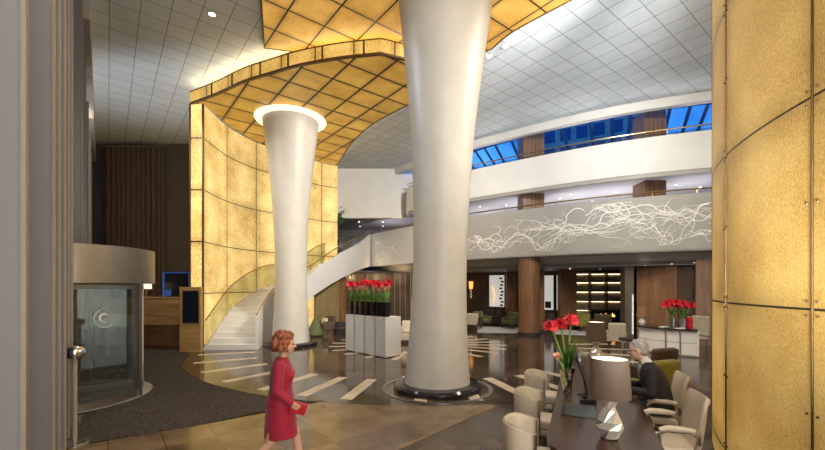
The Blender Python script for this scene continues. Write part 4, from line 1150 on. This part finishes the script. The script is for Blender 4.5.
for px, d, lab in ((664, 12.3, 'white paper sheets left of the grey pots'), (677.5, 11.92, 'small white card between the grey pots')):
    t = thing('paper_stack', lab, 'papers', (PX(px, d), d - .12 * (px > 670) , BZ), .3)
    MB().box((0, 0, .006), (.24, .17, .012)).build('sheet', M['paper'], t); MB().box((.01, .01, .016), (.23, .16, .006), .1).build('sheet', M['paper'], t)

# ================================================================== people
def hand(mb, W, d, n, side, curl, s=1.0):
    """W wrist, d finger direction, n palm-facing direction, side +1/-1 where the thumb leaves"""
    W = Vector(W); d = Vector(d).normalized(); n = Vector(n); n = (n - d * n.dot(d)).normalized(); t = d.cross(n) * side
    for k in range(4):
        o = (1.5 - k) * .019 * s
        a = W + t * o * .55 + d * .012 * s; b = W + t * o + d * .085 * s
        mb.cap(a, b, .014 * s, .0115 * s, 8)
        L_ = (.040, .045, .042, .033)[k] * s; p = b; ang = curl * (.7 + .1 * k)
        for j in range(3):
            v = d * math.cos(ang) + n * math.sin(ang); q = p + v * L_ * (1, .72, .55)[j]
            mb.cap(p, q, (.0095 - .0008 * j) * s, (.0090 - .001 * j) * s, 8); p = q; ang += curl * .8
    a = W + t * .020 * s + d * .02 * s; v = (t * .75 + d * .6 + n * .25).normalized()
    b = a + v * .042 * s; mb.cap(a, b, .014 * s, .0105 * s, 8)
    v2 = (t * .25 + d * .8 + n * .5).normalized(); c = b + v2 * .034 * s; mb.cap(b, c, .0105 * s, .0095 * s, 8)
    mb.cap(c, c + (v2 + n * .3).normalized() * .024 * s, .0095 * s, .0075 * s, 8)
def head(mb, c, R, s=1.0, fem=False):
    T = lambda x, y, z: Vector(c) + R @ (Vector((x, y, z)) * s)
    E = lambda x, y, z, r, **k: mb.ell(T(x, y, z), tuple(q * s for q in r), 20, 14, R)
    E(-.012, 0, .028, (.098, .077, .098))                  # cranium
    E(.020, 0, -.030, (.070, .064, .085))                  # face
    E(.045, 0, -.086, (.036, .038, .030))                  # chin
    for y in (-1, 1):
        E(.050, y * .036, -.028, (.030, .024, .026))       # cheeks
        E(-.004, y * .078, -.014, (.018, .009, .032))      # ears
        E(.066, y * .030, .022, (.020, .024, .010))        # brow
    mb.cap(T(.083, 0, .010), T(.106, 0, -.026), .010 * s, .014 * s, 10)   # nose
    E(.082, 0, -.062, (.012, .024, .006)); E(.080, 0, -.073, (.012, .021, .007))
    return T
def remesh(o, vox, smooth=4):
    r = o.modifiers.new('remesh', 'REMESH'); r.mode = 'VOXEL'; r.voxel_size = vox; r.use_smooth_shade = True
    s = o.modifiers.new('smooth', 'SMOOTH'); s.factor = .5; s.iterations = smooth
    return o
def sect(mb, S_, n=24):
    """closed loft through elliptical sections (x, y, z, rx, ry)"""
    vs = []; fs = []
    for x, y, z, rx, ry in S_:
        for k in range(n): vs.append((x + rx * math.cos(2 * PI * k / n), y + ry * math.sin(2 * PI * k / n), z))
    for i in range(len(S_) - 1):
        for k in range(n):
            k2 = (k + 1) % n; fs.append((i * n + k, i * n + k2, (i + 1) * n + k2, (i + 1) * n + k))
    m = len(S_) - 1
    fs += [tuple(range(n))[::-1], tuple(range(m * n, m * n + n))]
    return mb.add(vs, fs, True)

# ---- walking woman; local +x is her walking direction
wo = thing('person', 'woman in a crimson skirt suit walking right across the stone floor', 'person', (-1.41, 4.18, .0), math.radians(12)); wo.scale = (.95, .95, .95)
R0 = Matrix.Rotation(math.radians(8), 3, 'Z') @ Matrix.Rotation(math.radians(4), 3, 'Y')
b = MB()
hc = (.055, 0, 1.565)
T = head(b, hc, R0, .98, True)
b.cap((.02, 0, 1.36), (.035, 0, 1.50), .052, .048)
sect(b, [(0, 0, .86, .12, .15), (-.01, 0, .96, .125, .165), (0, 0, 1.08, .098, .13), (.01, 0, 1.22, .105, .145), (.0, 0, 1.34, .09, .16), (.01, 0, 1.40, .06, .09)])
for (h_, k_, a_, t_) in (((-.02, -.085, .90), (-.10, -.085, .50), (-.36, -.085, .205), (-.27, -.085, .055)), ((.01, .085, .90), (.15, .085, .51), (.25, .08, .115), (.40, .08, .045))):
    b.cap(h_, k_, .088, .056); b.cap(k_, tuple(k_[i] * .45 + a_[i] * .55 + (-.015 if i == 0 else 0) for i in range(3)), .054, .046)
    b.cap(tuple(k_[i] * .6 + a_[i] * .4 + (-.018 if i == 0 else 0) for i in range(3)), a_, .05, .032)
    b.cap(a_, tuple(a_[i] * .3 + t_[i] * .7 for i in range(3)), .034, .026); b.cap(tuple(a_[i] * .4 + t_[i] * .6 for i in range(3)), t_, .030, .022)
sh = [((.0, -.165, 1.345), (-.02, -.215, 1.09), (.135, -.20, .945)), ((.0, .165, 1.345), (-.06, .215, 1.09), (.04, .21, .90))]
for s0, e0, w0 in sh: b.cap(s0, e0, .046, .037); b.cap(e0, w0, .037, .025)
hand(b, sh[0][2], (.72, .10, -.60), (.2, .95, .1), -1, .45)
hand(b, sh[1][2], (.3, 0, -.95), (.1, -.95, 0), 1, .35)
remesh(b.build('body', M['skin'], wo), .0065, 3)
j = MB()
sect(j, [(-.005, 0, .80, .158, .195), (-.008, 0, .93, .153, .192), (0, 0, 1.07, .122, .155), (.012, 0, 1.22, .132, .168), (.004, 0, 1.33, .112, .185), (.004, 0, 1.39, .085, .13), (.012, 0, 1.425, .066, .075)])
j.ell((.10, -.065, 1.22), (.055, .06, .06)); j.ell((.10, .065, 1.22), (.055, .06, .06))
for s0, e0, w0 in sh:
    s0, e0, w0 = Vector(s0), Vector(e0), Vector(w0)
    j.ell(s0, (.062, .058, .066)); j.cap(s0, e0, .062, .053); j.cap(e0, e0 + (w0 - e0) * .90, .052, .042)
remesh(j.build('jacket', M['redcloth'], wo), .010, 4)
k_ = MB()
sect(k_, [(.0, 0, .535, .185, .175), (.0, 0, .60, .180, .178), (-.003, 0, .75, .168, .188), (-.008, 0, .90, .15, .185), (-.003, 0, 1.02, .125, .155)])
remesh(k_.build('skirt', M['redcloth'], wo), .010, 3)
hr = MB(); rnd = random.Random(3)
hr.ell(T(-.035, 0, .035), (.100, .098, .100), 20, 12, R0)
for i in range(130):
    u = rnd.uniform(-.75, 1); a = rnd.uniform(0, 2 * PI); q = math.sqrt(1 - u * u)
    v = Vector((q * math.cos(a), q * math.sin(a), u))
    if v.x > .30 and u < .55: continue
    r = .112 + rnd.uniform(-.006, .022)
    hr.ell(T(-.03 + v.x * r, v.y * r * 1.04, .012 + v.z * r * 1.08), (rnd.uniform(.018, .030),) * 3, 10, 8)
remesh(hr.build('hair', M['hairw'], wo), .0075, 1)
for y in (-.028, .028): MB().ell(T(.079, y, .004), (.010, .012, .008), 12, 8).build('eye', M['eye'], wo)
MB().ell(T(.091, 0, -.067), (.006, .022, .008), 12, 8).build('lips', M['lips'], wo)
for (a_, t_, g) in (((-.36, -.085, .205), (-.27, -.085, .055), 0), ((.25, .08, .115), (.40, .08, .045), 1)):
    a_ = Vector(a_); t_ = Vector(t_); d = (t_ - a_); u = MB()
    u.cap(a_ + d * .35 - Vector((0, 0, .012)), t_ + d * .18 - Vector((0, 0, .008)), .034, .022)
    u.cap(a_ + Vector((-.02, 0, -.02)), a_ + d * .5 - Vector((0, 0, .015)), .033, .034)
    hl = a_ + Vector((-.035, 0, -.03)); u.cap(hl, hl + (Vector((.0, 0, -.075)) if g else Vector((-.055, 0, -.055))), .016, .010, 8)
    remesh(u.build('shoe', M['shoe'], wo), .006, 2)
cl_ = Matrix.Translation(wo.location) @ Matrix.Rotation(wo.rotation_euler.z, 4, 'Z') @ Vector((.19, -.168, .842))
cb_ = thing('clutch_bag', 'flat red clutch held in the walking woman\'s right hand', 'bag', tuple(cl_), math.radians(12))
MB().box((0, 0, 0), (.17, .028, .125), ry=math.radians(18)).build('bag_body', M['clutch'], cb_, bevel=.008)
MB().box((-.005, -.016, .028), (.165, .006, .06), ry=math.radians(18)).build('flap', M['clutch'], cb_, bevel=.003)
MB().ell((-.002, -.021, .0), (.010, .004, .010), 10, 8).build('clasp', M['brass'], cb_)

# ---- seated man; local +x is where he faces
mw = TW(.70, -.16, .012)
ma = thing('person', 'grey-haired man in a black suit and glasses seated at the long table', 'person', mw, TR + PI + .02)
R1 = Matrix.Rotation(math.radians(-6), 3, 'Z') @ Matrix.Rotation(math.radians(8), 3, 'Y')
b = MB()
T = head(b, (.215, 0, 1.285), R1, 1.06)
b.cap((.10, 0, 1.06), (.185, 0, 1.21), .062, .058)
sect(b, [(-.02, 0, .53, .14, .17), (-.01, 0, .66, .13, .165), (.02, 0, .82, .12, .16), (.06, 0, .98, .115, .17), (.09, 0, 1.08, .08, .15)])
lg = [((-.02, s * .095, .60), (.40, s * .115, .565), (.36, s * .115, .10), (.50, s * .13, .045)) for s in (-1, 1)]
for h_, k2_, a_, t_ in lg:
    b.cap(h_, k2_, .08, .058); b.cap(k2_, a_, .055, .038); b.cap(a_, t_, .036, .026)
ar = [((.085, s * .185, 1.055), (.10, s * .255, .80), (.34, s * .13, .815)) for s in (-1, 1)]
for s, (s0, e0, w0) in zip((-1, 1), ar):
    b.cap(s0, e0, .052, .042); b.cap(e0, w0, .042, .029)
    hand(b, w0, (.85, -s * .45, -.12), (.1, 0, -1), -s, .28, 1.08)
remesh(b.build('body', M['skinm'], ma), .0065, 3)
j = MB()
sect(j, [(-.03, 0, .53, .165, .20), (-.02, 0, .66, .158, .195), (.01, 0, .82, .155, .20), (.05, 0, .98, .15, .215), (.075, 0, 1.07, .115, .20), (.095, 0, 1.125, .075, .11), (.105, 0, 1.15, .066, .075)])
for s0, e0, w0 in ar:
    s0, e0, w0 = Vector(s0), Vector(e0), Vector(w0)
    j.ell(s0, (.075, .072, .075)); j.cap(s0, e0, .072, .06); j.cap(e0, e0 + (w0 - e0) * .88, .058, .044)
remesh(j.build('jacket', M['suit'], ma), .010, 4)
MB().tube([(.06, -.075, 1.09), (.135, -.045, 1.135), (.165, 0, 1.10), (.135, .045, 1.135), (.06, .075, 1.09)], .014, 8).build('lapel', M['suit'], ma)
tr = MB()
for h_, k2_, a_, t_ in lg: tr.cap(h_, k2_, .093, .072); tr.cap(k2_, tuple(k2_[i] * .05 + a_[i] * .95 for i in range(3)), .07, .052)
remesh(tr.build('trousers', M['suit'], ma), .010, 3)
u = MB(); u.cap((.115, 0, 1.125), (.155, 0, 1.17), .070, .064); u.ell((.155, 0, 1.07), (.045, .05, .08))
remesh(u.build('shirt', M['shirt'], ma), .008, 2)
for s0, e0, w0 in ar:
    e0, w0 = Vector(e0), Vector(w0)
    MB().tube([e0 + (w0 - e0) * .90, e0 + (w0 - e0) * .99], .036, 14).build('shirt_cuff', M['shirt'], ma)
MB().tube([(.205, 0, 1.125), (.212, 0, 1.09), (.205, 0, 1.02), (.19, 0, .93)], [.018, .022, .028, .024], 10, True, True, .4).build('tie', M['tie'], ma)
hr = MB(); hr.ell(T(-.022, 0, .044), (.106, .084, .096), 20, 14, R1)
hr.ell(T(-.055, 0, -.005), (.068, .079, .075), 16, 10, R1)
for i in range(26):
    uu = rnd.uniform(-.1, 1); a = rnd.uniform(0, 2 * PI); q = math.sqrt(1 - uu * uu); v = Vector((q * math.cos(a), q * math.sin(a), uu))
    if v.x > .55 and uu < .6: continue
    hr.ell(T(-.022 + v.x * .100, v.y * .079, .042 + v.z * .094), (.013, .012, .011), 8, 6)
remesh(hr.build('hair', M['hairm'], ma), .007, 1)
for y in (-.030, .030): MB().ell(T(.084, y, .002), (.010, .012, .008), 12, 8).build('eye', M['eye'], ma)
MB().ell(T(.092, 0, -.067), (.005, .024, .006), 12, 8).build('lips', M['lips'], ma)
g = MB()
for y in (-.034, .034):
    g.tube([T(.102, y + .026 * math.cos(k * PI / 8), .000 + .018 * math.sin(k * PI / 8)) for k in range(17)], .0028, 6)
    g.tube([T(.100, y * 1.75, .006), T(.02, y * 2.36, .008), T(-.01, y * 2.42, .0)], .0028, 6)
g.tube([T(.104, -.009, .004), T(.108, 0, .007), T(.104, .009, .004)], .0028, 6)
g.build('glasses', M['black'], ma)
for h_, k2_, a_, t_ in lg:
    u = MB(); u.cap((a_[0] - .03, a_[1], .055), t_, .042, .032); remesh(u.build('shoe', M['shoe'], ma), .008, 2)

# ================================================================== downlights and lamps
def dl(px, z, y, lab, energy=60, r=.08, group=None, colr=(1, .86, .66), angle=110, soft=.04):
    loc = (PX(px, y), y, z)
    t = thing('ceiling_light', lab, 'light', loc, 0, group)
    MB().lathe([(r, 0), (r, -.012), (r * .78, -.016), (r * .72, -.004), (r * .72, .0)], n=24, caps=False).build('light_rim', M['white'], t)
    MB().lathe([(.001, -.006), (r * .7, -.006)], n=20, caps=False).build('light_lens', M['bulb'], t)
    if energy:
        L_ = bpy.data.lights.new('spot', 'SPOT'); L_.energy = energy; L_.spot_size = math.radians(angle); L_.spot_blend = .8; L_.color = colr; L_.shadow_soft_size = soft
        o = bpy.data.objects.new('spot', L_); col.objects.link(o); o.location = (loc[0], loc[1], loc[2] - .05)
    return t
def yc(py): return 6.8 * F / (HZ - py)
for px, py, lab in ((212, 14, 'ceiling downlight left of the amber canopy'), (505, 46, 'ceiling downlight right of the column, farther from it'), (489, 56, 'ceiling downlight tight beside the big column')):
    dl(px, CEIL - .001, yc(py), lab, 500, .10)
s1 = [(480, 19.8), (506, 19.5), (560, 18.0), (571, 17.2), (616, 16.8), (676, 15.6), (700, 16.0), (592, 18.6)]
for i, (px, y) in enumerate(s1): dl(px, 6.19, y, 'small downlight in the soffit under the top gallery', 45, .06, 'downlights under the top gallery')
for i, (px, y) in enumerate(((359, 24.0), (383, 24.0), (383, 25.6), (360, 25.8))): dl(px, 6.11, y, 'small downlight over the stair landing corridor', 25, .07, 'downlights over the landing')
for i, (px, y) in enumerate(((484, 20.5), (505, 20.8), (530, 18.5), (550, 18.9), (570, 17.6), (600, 18.2), (622, 17.0), (645, 14.9), (672, 14.0), (695, 13.4), (470, 21.6))):
    dl(px, 2.94, y, 'small recessed downlight in the lounge ceiling', 34, .06, 'downlights in the lounge ceiling')
for i, (px, y) in enumerate(((350, 23.0), (375, 22.6), (398, 22.3), (330, 21.0))):
    L_ = bpy.data.lights.new('point', 'POINT'); L_.energy = 22; L_.color = (1, .72, .42); L_.shadow_soft_size = .05
    o = bpy.data.objects.new('point', L_); col.objects.link(o); o.location = (PX(px, y + .8), y + .6, 2.7)

def area(loc, target, size, energy, colr, name='area', sy=None):
    L_ = bpy.data.lights.new(name, 'AREA'); L_.energy = energy; L_.color = colr; L_.size = size
    if sy: L_.shape = 'RECTANGLE'; L_.size_y = sy
    o = bpy.data.objects.new(name, L_); col.objects.link(o); o.location = loc
    o.rotation_euler = (Vector(target) - Vector(loc)).to_track_quat('-Z', 'Y').to_euler()
    return o
WARM = (1, .84, .62); NEUT = (1, .93, .82); COOL = (.72, .84, 1)
area((1.0, 3.0, 8.6), (0, 6, 0), 6, 330, NEUT)                       # added area fill over the foreground, unseen above the frame
area((-2.6, -1.5, 4.5), (-1, 9, 2.5), 3, 45, COOL, sy=5)             # added cool lamp outside, acting as dusk light through the front glazing
area((4.3, -4, .5), (1, 12, 8.9), 5, 700, NEUT)                     # added uplight behind the camera, brightens the ceiling
def spot(loc, target, energy, ang, colr, soft=.5):  # added fill spots without a fixture
    L_ = bpy.data.lights.new('fill_flood', 'SPOT'); L_.energy = energy; L_.spot_size = math.radians(ang); L_.spot_blend = 1; L_.color = colr; L_.shadow_soft_size = soft
    o = bpy.data.objects.new('fill_flood', L_); col.objects.link(o); o.location = loc
    o.rotation_euler = (Vector(target) - Vector(loc)).to_track_quat('-Z', 'Y').to_euler()
spot((4.6, 7.5, 8.5), (-4, 20, 4.0), 7000, 80, NEUT)                 # unseen fill added under the ceiling, toward stair and left gallery
spot((5.6, 7.0, 8.5), (6.8, 16, 4.8), 2000, 92, NEUT)                 # added fill from above the frame toward the right gallery
spot((1.7, 1.0, 1.0), (5.4, 13.4, 8.9), 3800, 52, (.90, .96, 1))          # flood put in low, out of view, to brighten the tiled ceiling
spot((-9.6, 14.1, .8), (-7.6, 8.0, 8.9), 900, 140, (.90, .95, 1), .1)  # put in behind the reception counter to light the left ceiling
spot((6.0, 7.3, 8.3), (.5, 8.1, 4.0), 1300, 66, (1, .86, .64))        # added warm side lamp that models the big column
spot((-4.6, 7.8, 8.2), (.4, 8.1, 4.2), 420, 66, (.86, .92, 1))        # added cooler side lamp, on the glazed side of the column
spot((-8.0, 10.5, 8.2), (-4.4, 14.1, 3.5), 900, 70, (1, .93, .8))
area((3.0, -5.5, 6.5), (5.5, 14, 3.5), 4, 480, NEUT)                 # front fill toward the galleries
area((6, 2.5, 8.5), (9, 14, 4), 4, 500, NEUT)
# added uplights hidden behind both gallery parapets, to brighten soffit and ceiling
for px, y in ((480, 20.9), (520, 18.7), (575, 17.4), (620, 16.4), (690, 15.0), (390, 23.8)):
    area((PX(px, y), y, 4.5), (PX(px, y) + .6, y + .6, 6.2), .5, 45, (1, .93, .9), sy=.3)
    area((PX(px, y), y, 6.6), (PX(px, y) - .5, y - 1.5, 8.9), .5, 25, NEUT, sy=.3)
area((-12, 12.5, 7.5), (-12.5, 18.5, 3), 2, 220, WARM)                # invented washer lamp, brightens the curtain

def nest(child, parent):
    """make a small piece a sub-part of the part it belongs to (both share the thing's frame)"""
    for t in [o for o in bpy.data.objects if o.parent is None]:
        ps = [o for o in t.children if o.name.split('.')[0] == parent]
        if not ps: continue
        for c in [o for o in t.children if o.name.split('.')[0] == child]: c.parent = ps[0]
for c, p in (('rim_piping', 'backrest_shell'), ('shade_diffuser', 'lamp_shade'), ('lapel', 'jacket'), ('shirt_cuff', 'shirt'), ('clasp', 'flap'), ('keypad', 'phone_body'), ('cord', 'handset'),
             ('rail_post', 'inner_handrail'), ('drum_ceiling', 'canopy_drum'), ('soil', 'pot_body'), ('moss', 'vase_body'), ('screen_bezel', 'stand_body'), ('stand_foot', 'stand_neck'), ('orange_shape', 'pane'), ('lens', 'light_rim'), ('light_lens', 'light_rim'), ('fire', 'firebox'), ('piping', 'cushion')):
    nest(c, p)
